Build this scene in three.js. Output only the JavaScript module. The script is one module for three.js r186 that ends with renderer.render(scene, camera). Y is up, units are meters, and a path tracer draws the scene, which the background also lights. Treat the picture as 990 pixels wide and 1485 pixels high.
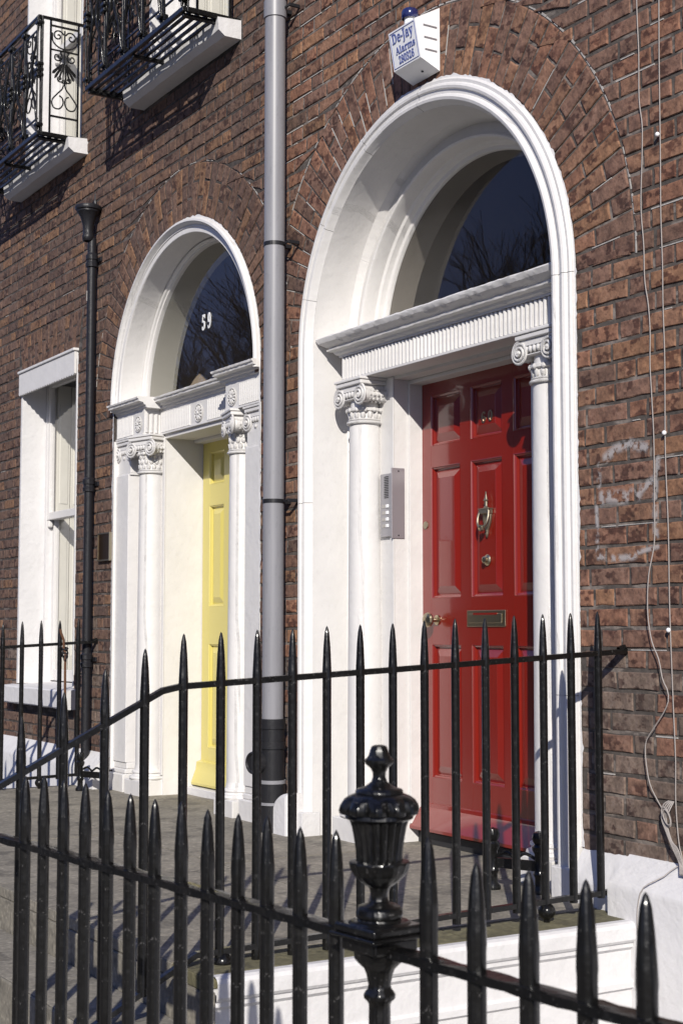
import * as THREE from 'three';
import { mergeGeometries, toCreasedNormals } from 'three/addons/utils/BufferGeometryUtils.js';
import { FontLoader } from 'three/addons/loaders/FontLoader.js';
import { TextGeometry } from 'three/addons/geometries/TextGeometry.js';
import { RoundedBoxGeometry } from 'three/addons/geometries/RoundedBoxGeometry.js';

// ---------------------------------------------------------------- camera, sky, sun
const scene = new THREE.Scene();
const V = (x, y, z) => new THREE.Vector3(x, y, z);
const camera = new THREE.PerspectiveCamera(2 * Math.atan(742.5 / 2150.4) * 180 / Math.PI, 682 / 1024, 0.1, 400);
camera.position.set(5.4873, 1.2023, 3.754);
{
  const yaw = 1.0238, pitch = 0.0791;
  camera.lookAt(V(5.4873 - Math.sin(yaw) * Math.cos(pitch), 1.2023 + Math.sin(pitch), 3.754 - Math.cos(yaw) * Math.cos(pitch)));
}
camera.filmGauge = 36; camera.focus = 7.0; camera.userData.fStop = 9;
const SUN = V(1.42, 0.94, 1).normalize();
{
  const w = 256, h = 128, d = new Float32Array(w * h * 4);
  for (let j = 0; j < h; j++) for (let i = 0; i < w; i++) {
    const el = ((j + .5) / h - .5) * Math.PI, az = ((i + .5) / w - .5) * 2 * Math.PI;
    const dir = V(Math.cos(el) * Math.cos(az), Math.sin(el), Math.cos(el) * Math.sin(az));
    const t = Math.max(0, Math.sin(el)), m = Math.pow(t, .6), c = Math.max(0, dir.dot(SUN));
    const g = .16 * Math.pow(c, 6) + .45 * Math.pow(c, 60);
    const k = (j * w + i) * 4;
    d[k] = .24 + (.052 - .24) * m + g; d[k + 1] = .32 + (.105 - .32) * m + g * .95; d[k + 2] = .57 + (.36 - .57) * m + g * .85; d[k + 3] = 1;
  }
  const sky = new THREE.DataTexture(d, w, h, THREE.RGBAFormat, THREE.FloatType);
  sky.mapping = THREE.EquirectangularReflectionMapping; sky.magFilter = THREE.LinearFilter; sky.needsUpdate = true;
  scene.background = sky; scene.environment = sky;
}
const sun = new THREE.DirectionalLight(new THREE.Color().setRGB(1, .95, .875), 4.8);
sun.position.copy(SUN).multiplyScalar(30); sun.castShadow = true; sun.shadow.mapSize.set(4096, 4096); sun.shadow.radius = 1;
Object.assign(sun.shadow.camera, { left: -9, right: 9, top: 9, bottom: -9, near: 1, far: 80 });
scene.add(sun, sun.target);
const renderer = new THREE.WebGLRenderer({ antialias: true });
renderer.toneMapping = THREE.LinearToneMapping; renderer.toneMappingExposure = 1.12;
renderer.shadowMap.enabled = true;

// ---------------------------------------------------------------- helpers
let seed = 12345;
const rnd = () => { seed = (seed * 1664525 + 1013904223) >>> 0; return seed / 4294967296; };
const rr = (a, b) => a + (b - a) * rnd();
const clamp = (v, a, b) => Math.min(b, Math.max(a, v));
const sm = (a, b, v) => { const t = clamp((v - a) / (b - a), 0, 1); return t * t * (3 - 2 * t); };
function hash(x, y, s) { let h = (x * 374761393 + y * 668265263 + s * 974634777) | 0; h = Math.imul(h ^ (h >>> 13), 1274126177); return ((h ^ (h >>> 16)) >>> 0) / 4294967296; }
function vnoise(x, y, px, py, s) {   // tileable value noise
  const x0 = Math.floor(x), y0 = Math.floor(y), fx = x - x0, fy = y - y0, u = fx * fx * (3 - 2 * fx), v = fy * fy * (3 - 2 * fy);
  const h = (a, b) => hash(((a % px) + px) % px, ((b % py) + py) % py, s);
  return (h(x0, y0) * (1 - u) + h(x0 + 1, y0) * u) * (1 - v) + (h(x0, y0 + 1) * (1 - u) + h(x0 + 1, y0 + 1) * u) * v;
}
function fbm(u, v, fx, fy, s, o = 4) { let a = .5, r = 0, n = 0; for (let i = 0; i < o; i++) { r += a * vnoise(u * fx, v * fy, fx, fy, s + i); n += a; a *= .55; fx *= 2; fy *= 2; } return r / n; }
function tex(n, tile, fn, srgb = true) {   // fn(u,v) -> [r,g,b] 0..1 ; tile = size in metres
  const d = new Uint8Array(n * n * 4);
  for (let j = 0; j < n; j++) for (let i = 0; i < n; i++) {
    const c = fn(i / n, j / n), k = (j * n + i) * 4;
    for (let q = 0; q < 3; q++) d[k + q] = clamp(Array.isArray(c) ? c[q] : c, 0, 1) * 255; d[k + 3] = 255;
  }
  const t = new THREE.DataTexture(d, n, n); t.wrapS = t.wrapT = THREE.RepeatWrapping; t.magFilter = THREE.LinearFilter; t.minFilter = THREE.LinearMipmapLinearFilter; t.generateMipmaps = true;
  if (srgb) t.colorSpace = THREE.SRGBColorSpace; t.repeat.set(1 / tile, 1 / tile); t.needsUpdate = true; return t;
}
function finish(g, uv) {   // one plain layout for every geometry: position, normal, uv in metres (and colour where given)
  if (g.index) g = g.toNonIndexed();
  for (const k of Object.keys(g.attributes)) if (!['position', 'normal', 'uv', 'color'].includes(k)) g.deleteAttribute(k);
  if (!g.attributes.normal) g.computeVertexNormals();
  if (!uv) {
    const p = g.attributes.position, n = g.attributes.normal, a = new Float32Array(p.count * 2);
    for (let i = 0; i < p.count; i++) {
      const x = Math.abs(n.getX(i)), y = Math.abs(n.getY(i)), z = Math.abs(n.getZ(i));
      if (x > y && x > z) { a[2 * i] = p.getZ(i); a[2 * i + 1] = p.getY(i); } else if (y > z) { a[2 * i] = p.getX(i); a[2 * i + 1] = p.getZ(i); } else { a[2 * i] = p.getX(i); a[2 * i + 1] = p.getY(i); }
    }
    g.setAttribute('uv', new THREE.BufferAttribute(a, 2));
  }
  return g;
}
const ORG = new WeakMap();
const used = {};
function uniq(n) { used[n] = (used[n] ?? -1) + 1; return used[n] ? `${n}_${String(used[n]).padStart(3, '0')}` : n; }
function thing(name, label, category, base = [0, 0, 0], group) {
  const o = new THREE.Group(); o.name = uniq(name); o.position.set(...base); scene.add(o);
  o.userData = { label, category }; if (group) o.userData.group = group;
  ORG.set(o, V(...base)); return o;
}
function struct(name, geos, m) { const o = mesh(name, geos, m, scene); o.name = uniq(name); o.userData.kind = 'structure'; return o; }
function grp(name, parent, base) {
  const o = new THREE.Group(); o.name = name; parent.add(o); const po = ORG.get(parent) ?? V(0, 0, 0), b = base ? V(...base) : po.clone();
  o.position.copy(b).sub(po); ORG.set(o, b); return o;
}
function mesh(name, geos, m, parent, opt = {}) {   // geometry given in world coordinates
  geos = (Array.isArray(geos) ? geos : [geos]).map(g => finish(g, opt.uv));
  let g = geos.length > 1 ? mergeGeometries(geos) : geos[0];
  const o = parent && ORG.get(parent);
  if (o) g.translate(-o.x, -o.y, -o.z);
  const me = new THREE.Mesh(g, m); me.name = name; me.castShadow = me.receiveShadow = true; parent.add(me); ORG.set(me, o ? o.clone() : V(0, 0, 0));
  if (opt.label) me.userData.label = opt.label; if (opt.stuff) me.userData.kind = 'stuff';
  return me;
}
function at(name, geo, m, parent, x, y, z, ry = 0) {   // shared geometry at a place
  const me = new THREE.Mesh(geo, m); me.name = name; me.castShadow = me.receiveShadow = true; const o = ORG.get(parent) ?? V(0, 0, 0);
  me.position.set(x - o.x, y - o.y, z - o.z); me.rotation.y = ry; parent.add(me); ORG.set(me, V(x, y, z)); return me;
}
const B = (x0, x1, y0, y1, z0, z1, r) => {
  const w = x1 - x0, h = y1 - y0, d = z1 - z0;
  const g = r ? new RoundedBoxGeometry(w, h, d, 2, Math.min(r, w / 2.1, h / 2.1, d / 2.1)) : new THREE.BoxGeometry(w, h, d);
  return g.translate((x0 + x1) / 2, (y0 + y1) / 2, (z0 + z1) / 2);
};
function gridGeo(rows, crease = .7, flip = false) {   // rows of points -> surface
  const pos = [], idx = [], nu = rows[0].length;
  for (const r of rows) for (const p of r) pos.push(p.x, p.y, p.z);
  for (let i = 0; i < rows.length - 1; i++) for (let j = 0; j < nu - 1; j++) {
    const a = i * nu + j, b = a + 1, c = a + nu, d = c + 1;
    flip ? idx.push(a, b, c, b, d, c) : idx.push(a, c, b, b, c, d);
  }
  const g = new THREE.BufferGeometry(); g.setAttribute('position', new THREE.Float32BufferAttribute(pos, 3)); g.setIndex(idx);
  return toCreasedNormals(g, crease);
}
function archStones(prof, cx, ys, yb, cuts, crease) {   // the same sweep, cut into separate stones with fine joints
  const r0 = prof[0][0], L = ys - yb, tot = Math.PI * r0 + 2 * L, out = []; const c = [0, ...cuts, tot];
  for (let q = 0; q < c.length - 1; q++) {
    const a = c[q] + (q ? .0011 : 0), b = c[q + 1] - .0011, n = Math.max(4, Math.ceil((b - a) / .05)), rows = [];
    for (let i = 0; i <= n; i++) { const s = a + (b - a) * i / n; let kx = -1, ky = 0, y = yb + s; if (s > tot - L) { kx = 1; y = yb + tot - s; } else if (s > L) { const t = Math.PI - (s - L) / r0; kx = Math.cos(t); ky = Math.sin(t); y = ys; } rows.push(prof.map(([r, z]) => V(cx + kx * r, y + ky * r, z + (fbm(s / 9, r * 3, 40, 20, 401, 2) - .5) * .002))); }
    out.push(gridGeo(rows, crease, true));
  }
  return out;
}
function sweepArch(prof, cx, ys, yb, n = 64, crease = .6) {   // prof: [radius, z] ; up the jamb, round the arch, down the other
  const rows = [];
  const add = (kx, ky, y) => rows.push(prof.map(([r, z]) => V(cx + kx * r, y + ky * r, z)));
  add(-1, 0, yb); for (let k = 1; k < 8; k++) add(-1, 0, yb + (ys - yb) * k / 8);
  for (let k = 0; k <= n; k++) { const a = Math.PI - Math.PI * k / n; add(Math.cos(a), Math.sin(a), ys); }
  for (let k = 1; k <= 8; k++) add(1, 0, ys + (yb - ys) * k / 8);
  return gridGeo(rows, crease, true);
}
function extrudeX(prof, x0, x1, n = 1, jit = 0, crease = .5, caps = true) {   // prof: [z, y]
  const rows = [];
  for (let i = 0; i <= n; i++) {
    const x = x0 + (x1 - x0) * i / n;
    rows.push(prof.map(([z, y], j) => V(x, y + (jit ? (fbm(i / n, j * .13 + .05, 40, 9, 77, 2) - .5) * jit : 0), z + (jit ? (fbm(i / n, j * .13 + .4, 46, 9, 78, 2) - .5) * jit : 0))));
  }
  const gs = [gridGeo(rows, crease)];
  if (caps) for (const r of [rows[0], rows[n]]) {
    const s = THREE.ShapeUtils.triangulateShape(prof.map(([z, y]) => new THREE.Vector2(z, y)), []);
    const p = []; for (const t of s) for (const i of t) p.push(r[i].x, r[i].y, r[i].z);
    const g = new THREE.BufferGeometry(); g.setAttribute('position', new THREE.Float32BufferAttribute(p, 3)); g.computeVertexNormals(); gs.push(g);
  }
  return mergeGeometries(gs.map(g => finish(g)));
}
const lathe = (pts, x, y, z, n = 24) => { const g = new THREE.LatheGeometry(pts.map(([r, h]) => new THREE.Vector2(Math.max(r, 1e-4), h)), n); return toCreasedNormals(g, .7).translate(x, y, z); };
const tube = (pts, r, n = 24, k = 6, closed = false) => new THREE.TubeGeometry(new THREE.CatmullRomCurve3(pts, closed), n, r, k, closed);
const bar = (a, b, r, k = 8) => new THREE.TubeGeometry(new THREE.LineCurve3(a, b), 1, r, k);
const cyl = (r0, r1, h, x, y, z, n = 20) => new THREE.CylinderGeometry(r1, r0, h, n).translate(x, y + h / 2, z);

// ---------------------------------------------------------------- materials
const C = (r, g, b) => new THREE.Color().setRGB(r, g, b);
const tBump = tex(256, .5, (u, v) => fbm(u, v, 14, 14, 3, 5), false);
const tPaint = tex(512, .9, (u, v) => {
  const n = fbm(u, v, 8, 8, 5, 5), s = sm(.70, .80, fbm(u, v, 60, 30, 9, 3)); const k = .97 + .025 * (n - .5) * 2 - .018 * s;
  return [k, k * .995, k * .985];
});
const tBrick = tex(1024, .9, (u, v) => {
  const a = fbm(u, v, 22, 22, 21, 5), b = fbm(u, v, 60, 60, 22, 3), c = fbm(u, v, 30, 38, 25, 3);
  let k = .92 + .34 * (a - .5) + .30 * (b - .5); const spot = sm(.50, .66, c) * sm(.35, .62, fbm(u, v, 9, 11, 27, 3)), fine = sm(.62, .72, fbm(u, v, 90, 90, 24, 2));
  k *= 1 - .10 * fine; const pale = sm(.64, .74, fbm(u, v, 30, 34, 29, 3));
  return [k * (1 - .36 * spot) + pale * .07, k * (1 - .42 * spot) * (.97 + .02 * b) + pale * .08, k * (1 - .42 * spot) * .96 + pale * .09];
});
const tMortar = tex(1024, 1.7, (u, v) => {
  const n = fbm(u, v, 60, 60, 31, 4), l = sm(.56, .66, fbm(u, v, 12, 60, 33, 3)); const k = .36 + .20 * (n - .5) + .17 * l;
  return [k, k * .96, k * .93];
});
const tIron = tex(512, .35, (u, v) => {
  const n = fbm(u, v, 30, 30, 41, 4), f = sm(.80, .83, fbm(u, v, 70, 60, 43, 2)), g = sm(.70, .78, fbm(u, v, 12, 12, 47, 3));
  const k = .06 + .04 * (n - .5) + .18 * f + .04 * g; return [k, k * .98, k * .97];
});
const tStone = tex(1024, 1.6, (u, v) => {
  const n = fbm(u, v, 10, 10, 51, 6), s = fbm(u, v, 120, 120, 53, 2), d = sm(.60, .72, fbm(u, v, 18, 18, 55, 4)), l = sm(.74, .78, s);
  const k = .485 + .17 * (n - .5) + .13 * (s - .5) - .08 * d + .04 * l; return [k, k * .955, k * .86];
});
const tPvc = tex(256, .8, (u, v) => { const k = .93 + .1 * (fbm(u, v, 40, 3, 61, 3) - .5) - .03 * sm(.72, .78, fbm(u, v, 60, 30, 63, 2)); return [k, k, k]; });
const bump = (m, s) => { m.bumpMap = tBump; m.bumpScale = s; return m; };
const M = {
  white: bump(new THREE.MeshStandardMaterial({ color: C(.67, .66, .655), roughness: .46, map: tPaint }), .0019),
  mason: bump(new THREE.MeshStandardMaterial({ color: C(.64, .635, .645), roughness: .7, map: tPaint }), .0035),
  cream: bump(new THREE.MeshStandardMaterial({ color: C(.68, .665, .60), roughness: .5, map: tPaint }), .0009),
  red: new THREE.MeshPhysicalMaterial({ color: C(.18, .0078, .0026), roughness: .34, clearcoat: 1, clearcoatRoughness: .07, bumpMap: tBump, bumpScale: .0003 }),
  yellow: new THREE.MeshPhysicalMaterial({ color: C(.55, .47, .125), roughness: .42, clearcoat: .5, clearcoatRoughness: .22, bumpMap: tBump, bumpScale: .0006 }),
  brick: bump(new THREE.MeshStandardMaterial({ vertexColors: true, map: tBrick, roughness: .92 }), .006),
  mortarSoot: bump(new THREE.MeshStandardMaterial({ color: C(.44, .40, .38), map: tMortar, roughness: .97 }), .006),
  mortar: bump(new THREE.MeshStandardMaterial({ color: C(.72, .665, .62), map: tMortar, roughness: .97 }), .006),
  point: bump(new THREE.MeshStandardMaterial({ color: C(.42, .40, .38), map: tPaint, roughness: .95 }), .004),
  iron: new THREE.MeshPhysicalMaterial({ color: C(1, 1, 1), map: tIron, roughness: .38, specularIntensity: .45, clearcoat: .4, clearcoatRoughness: .16, bumpMap: tBump, bumpScale: .0034 }),
  castIron: bump(new THREE.MeshPhysicalMaterial({ color: C(.014, .014, .017), roughness: .42, specularIntensity: .6 }), .001),
  pvc: new THREE.MeshStandardMaterial({ color: C(.25, .248, .265), map: tPvc, roughness: .40 }),
  black: bump(new THREE.MeshPhysicalMaterial({ color: C(.014, .014, .016), roughness: .4, specularIntensity: .7 }), .001),
  stone: bump(new THREE.MeshStandardMaterial({ color: C(1, 1, 1), map: tStone, roughness: .9 }), .004),
  moss: bump(new THREE.MeshStandardMaterial({ color: C(.58, .58, .40), map: tStone, roughness: .95 }), .005),
  pave: bump(new THREE.MeshStandardMaterial({ color: C(.9, .9, .92), map: tStone, roughness: .92 }), .004),
  asphalt: bump(new THREE.MeshStandardMaterial({ color: C(.055, .055, .057), roughness: .95 }), .005),
  brass: new THREE.MeshStandardMaterial({ color: C(.44, .37, .25), metalness: 1, roughness: .32, bumpMap: tBump, bumpScale: .0004 }),
  brassDull: new THREE.MeshStandardMaterial({ color: C(.36, .315, .235), metalness: 1, roughness: .5 }),
  plaque: new THREE.MeshStandardMaterial({ color: C(.22, .13, .065), metalness: 1, roughness: .4 }),
  steel: new THREE.MeshStandardMaterial({ color: C(.42, .41, .43), metalness: .7, roughness: .42 }),
  dark: new THREE.MeshStandardMaterial({ color: C(.02, .02, .022), roughness: .6 }),
  glass: new THREE.MeshPhysicalMaterial({ color: C(1, 1, 1), transmission: 1, thickness: 0, roughness: .0, ior: 1.52 }),
  hall: new THREE.MeshStandardMaterial({ color: C(.24, .19, .14), roughness: .85 }),
  floor: new THREE.MeshStandardMaterial({ color: C(.10, .055, .03), roughness: .5 }),
  ceil: new THREE.MeshStandardMaterial({ color: C(.55, .53, .48), roughness: .9 }),
  room: new THREE.MeshStandardMaterial({ color: C(.26, .23, .18), roughness: .9 }),
  plastic: new THREE.MeshStandardMaterial({ color: C(.80, .80, .80), roughness: .35 }),
  blue: new THREE.MeshPhysicalMaterial({ color: C(.010, .014, .075), roughness: .2, clearcoat: 1 }),
  navy: new THREE.MeshStandardMaterial({ color: C(.09, .12, .33), roughness: .5 }),
  cable: new THREE.MeshStandardMaterial({ color: C(.31, .28, .26), roughness: .6 }),
  bark: bump(new THREE.MeshStandardMaterial({ color: C(.06, .048, .038), roughness: .95 }), .01),
  rust: bump(new THREE.MeshStandardMaterial({ color: C(.12, .055, .028), roughness: .9 }), .002),
};
const font = await new FontLoader().loadAsync('fonts/droid/droid_serif_bold.typeface.json');
const text = (s, size, depth) => { const g = new TextGeometry(s, { font, size, depth, curveSegments: 5, bevelEnabled: false }); g.computeBoundingBox(); const b = g.boundingBox; return g.translate(-(b.min.x + b.max.x) / 2, -(b.min.y + b.max.y) / 2, 0); };

// ---------------------------------------------------------------- dimensions
const D60 = { cx: 0, ys: 2.6, R: 1.076, Ro: 1.42, yf: .18 }, D59 = { cx: -2.534, ys: 2.645, R: 1.013, Ro: 1.345, yf: .18 };
const HC = .077, PH = 1.2075, PARTY = -1.33;
const WIN = { x0: -5.37, x1: -4.21, y0: .80, y1: 3.13 };
const UP = [{ x0: -5.37, x1: -4.21, y0: 4.63, y1: 6.7 }, { x0: -3.04, x1: -1.90, y0: 4.65, y1: 6.7 }];
const LAND = .18, PAVE = -.45;

// ---------------------------------------------------------------- ground
struct('pavement', [B(-40, 40, PAVE - .2, PAVE, 2.62, 6.4)], M.pave);
struct('kerb', [B(-40, 40, PAVE - .3, PAVE + .006, 6.405, 6.70, .02)], M.stone);
struct('road', [B(-80, 80, PAVE - .4, PAVE - .13, 6.71, 15.5)], M.asphalt);
struct('ground', [B(-150, 150, PAVE - .5, PAVE - .02, 15.5, 160)], new THREE.MeshStandardMaterial({ color: C(.055, .07, .03), roughness: 1 }));
struct('basement_area', [B(1.47, 8, -2.9, -2.7, .1, 2.2), B(1.47, 8, -2.9, PAVE, 2.2, 2.615), B(-12, -3.95, -2.9, -2.7, .1, 2.2), B(-12, -3.95, -2.9, PAVE, 2.2, 2.615)], M.stone);
{
  // shared stone landing in front of both doors
  const land = struct('doorstep_landing', [B(-3.93, 1.45, -2.7, .136, .0, 1.744)], M.mason);
  const prof = [[1.440, .1785], [1.470, .1785], [1.483, .172], [1.489, .160], [1.489, .118], [1.482, .108], [1.474, .104], [1.474, .090], [1.462, .078], [1.462, -.02], [1.474, -.03], [1.474, -.05], [1.462, -.06], [1.462, -.30], [1.45, -.30]];
  const rows = [0.1, .6, 1.1, 1.7445].map(z => prof.map(([x, y]) => V(x, y, z)));
  mesh('riser', [B(-3.93, 1.476, -.46, .1355, 1.745, 1.782, .004)], M.stone, land);
  mesh('stone_moulding', [gridGeo(rows, .4)], M.mason, land);
  const xs = [-3.93, -2.72, -1.55, -.42, .52, 1.235, 1.448], zs = [.0, .78, 1.78];
  for (let i = 0; i < 6; i++) for (let j = 0; j < 2; j++) mesh('flagstone', [B(xs[i] + .003, xs[i + 1] - .003, .1365, LAND + rr(-.002, .002), zs[j] + .003 - (j ? 0 : .38), zs[j + 1] - .003, .006)], i === 5 ? M.moss : M.stone, land);
  const st = struct('front_steps', [B(-3.9, 1.42, -.9, -.46, 1.77, 2.61)], M.stone);
  for (let k = 0; k < 3; k++) mesh('step', [B(-3.93, 1.47, -.459, LAND - .156 * (k + 1), 1.785 + .275 * k, 1.785 + .275 * (k + 1), .012)], M.stone, st);
}

// ---------------------------------------------------------------- the two houses: wall, bricks
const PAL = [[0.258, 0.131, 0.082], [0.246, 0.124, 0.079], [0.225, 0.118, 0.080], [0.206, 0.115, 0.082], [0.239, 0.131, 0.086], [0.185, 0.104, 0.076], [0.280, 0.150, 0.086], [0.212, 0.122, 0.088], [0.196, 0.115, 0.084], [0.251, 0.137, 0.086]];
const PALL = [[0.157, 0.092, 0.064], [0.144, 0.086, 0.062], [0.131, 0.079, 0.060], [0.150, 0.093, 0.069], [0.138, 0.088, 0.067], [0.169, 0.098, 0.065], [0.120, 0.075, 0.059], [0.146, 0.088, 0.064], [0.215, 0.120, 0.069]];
function brickGeo(poly, depth = .014) {   // poly: 4 corners, counter-clockwise from bottom left
  const pts = [], J = .0026;
  const L = (i) => Math.hypot(poly[(i + 1) % 4][0] - poly[i][0], poly[(i + 1) % 4][1] - poly[i][1]);
  for (let i = 0; i < 4; i++) {
    const [ax, ay] = poly[i], [bx, by] = poly[(i + 1) % 4], n = L(i) > .1 ? 3 : L(i) > .04 ? 2 : 1;
    for (let k = 0; k < n; k++) pts.push([ax + (bx - ax) * k / n, ay + (by - ay) * k / n]);
  }
  let cx = 0, cy = 0; for (const p of pts) { cx += p[0]; cy += p[1]; } cx /= pts.length; cy /= pts.length;
  const zo = rr(-.0025, .002), tx = rr(-.006, .006), ty = rr(-.012, .012);
  const o = pts.map(([x, y]) => { const d = Math.hypot(x - cx, y - cy), k = rnd() * rnd() * J * 2.2 / d; return [x + (cx - x) * k, y + (cy - y) * k]; });
  const inn = o.map(([x, y]) => { const d = Math.hypot(x - cx, y - cy), c = rr(.003, .0075) / d; return [x + (cx - x) * c, y + (cy - y) * c]; });
  const zf = (x, y) => zo + (x - cx) * tx + (y - cy) * ty;
  const P = [], push = (x, y, z) => P.push(x, y, z), n = o.length;
  for (let i = 0; i < n; i++) {
    const j = (i + 1) % n, a = inn[i], b = inn[j], c = o[i], d = o[j], za = zf(...a), zb = zf(...b), zc = zf(...c) - .003, zd = zf(...d) - .003;
    push(cx, cy, zo + .0006); push(a[0], a[1], za); push(b[0], b[1], zb);
    push(a[0], a[1], za); push(c[0], c[1], zc); push(d[0], d[1], zd); push(a[0], a[1], za); push(d[0], d[1], zd); push(b[0], b[1], zb);
    push(c[0], c[1], zc); push(c[0], c[1], -depth); push(d[0], d[1], -depth); push(c[0], c[1], zc); push(d[0], d[1], -depth); push(d[0], d[1], zd);
  }
  const g = new THREE.BufferGeometry(); g.setAttribute('position', new THREE.Float32BufferAttribute(P, 3)); g.computeVertexNormals();
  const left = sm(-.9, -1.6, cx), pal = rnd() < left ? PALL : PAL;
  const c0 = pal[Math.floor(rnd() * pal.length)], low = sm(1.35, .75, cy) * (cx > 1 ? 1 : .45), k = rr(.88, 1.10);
  let c = [c0[0] * k, c0[1] * k, c0[2] * k];
  if (rnd() < low * .85) { const q = rr(.14, .20); c = [q * 1.02, q * .76, q * .62]; }   // grime-brown weathered bricks near the plinth
  const cc = new Float32Array(P.length); for (let i = 0; i < P.length; i += 3) { cc[i] = c[0]; cc[i + 1] = c[1]; cc[i + 2] = c[2]; }
  g.setAttribute('color', new THREE.BufferAttribute(cc, 3));
  const uv = new Float32Array(P.length / 3 * 2), ou = rnd() * 5, ov = rnd() * 5; for (let i = 0; i < P.length / 3; i++) { uv[2 * i] = P[3 * i] + ou; uv[2 * i + 1] = P[3 * i + 1] + ov; }
  g.setAttribute('uv', new THREE.BufferAttribute(uv, 2));
  return { g, cx, cy, poly };
}
const arches = [D60, D59];
const rects = [[WIN.x0 - .004, WIN.x1 + .004, WIN.y0 - .17, WIN.y1], [WIN.x0 - .07, WIN.x1 + .07, WIN.y1, PH + 29 * HC], ...UP.map(u => [u.x0 - .004, u.x1 + .004, u.y0, u.y1]), [-5.47, -4.10, 4.50, 4.635], [-3.13, -1.75, 4.52, 4.655]];
const walls = { a: [], b: [] }, pointing = { a: [], b: [] };
function addBrick(poly) {
  const w = Math.max(poly[1][0], poly[2][0]) - Math.min(poly[0][0], poly[3][0]); if (w < .018) return;
  const b = brickGeo(poly); (b.cx > PARTY ? walls.a : walls.b).push(b);
}
const arcY = (A, x, R) => { const d = Math.abs(x - A.cx); return d < R ? A.ys + Math.sqrt(R * R - d * d) : -9; };
function clipBrick(x0, x1, y0, y1) {
  for (const [a, b, c, d] of rects) {
    const ov = Math.min(y1, d) - Math.max(y0, c); if (ov < .02 || x1 <= a || x0 >= b) continue;
    if (x0 >= a && x1 <= b) return;
    if (x0 < a && x1 > b) { clipBrick(x0, a, y0, y1); clipBrick(b, x1, y0, y1); return; }
    if (x0 < a) x1 = a; else x0 = b; if (x1 - x0 < .02) return;
  }
  for (const A of arches) {
    const hw = y => y < A.ys ? A.R + .006 : (y - A.ys < A.Ro ? Math.sqrt(A.Ro * A.Ro - (y - A.ys) ** 2) + .006 : -1);
    const hb = hw(y0), ht = hw(y1); if (hb < 0 && ht < 0) continue;
    if (x1 <= A.cx - Math.max(hb, ht) || x0 >= A.cx + Math.max(hb, ht)) continue;
    const mid = Math.abs((x0 + x1) / 2 - A.cx);
    if (y1 > A.ys && y0 < A.ys + .02 && y0 > A.ys - HC) { /* springing course */ }
    if (y0 > A.ys && mid < .74 * A.Ro) {   // flat part of the curve: raise the bottom edge
      const R = A.Ro + .006, bl = Math.max(y0, arcY(A, x0, R)), br = Math.max(y0, arcY(A, x1, R));
      if (bl > y1 - .014 && br > y1 - .014) return;
      return addBrick([[x0, Math.min(bl, y1 - .005)], [x1, Math.min(br, y1 - .005)], [x1, y1], [x0, y1]]);
    }
    const lim = (h) => Math.max(h, 0);
    if ((x0 + x1) / 2 < A.cx) {
      const b = Math.min(x1, A.cx - lim(hb)), t = Math.min(x1, A.cx - lim(ht));
      if (b - x0 < .014 && t - x0 < .014) return;
      return addBrick([[x0, y0], [Math.max(b, x0 + .005), y0], [Math.max(t, x0 + .005), y1], [x0, y1]]);
    } else {
      const b = Math.max(x0, A.cx + lim(hb)), t = Math.max(x0, A.cx + lim(ht));
      if (x1 - b < .014 && x1 - t < .014) return;
      return addBrick([[Math.min(b, x1 - .005), y0], [x1, y0], [x1, y1], [Math.min(t, x1 - .005), y1]]);
    }
  }
  addBrick([[x0, y0], [x1, y0], [x1, y1], [x0, y1]]);
}
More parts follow.
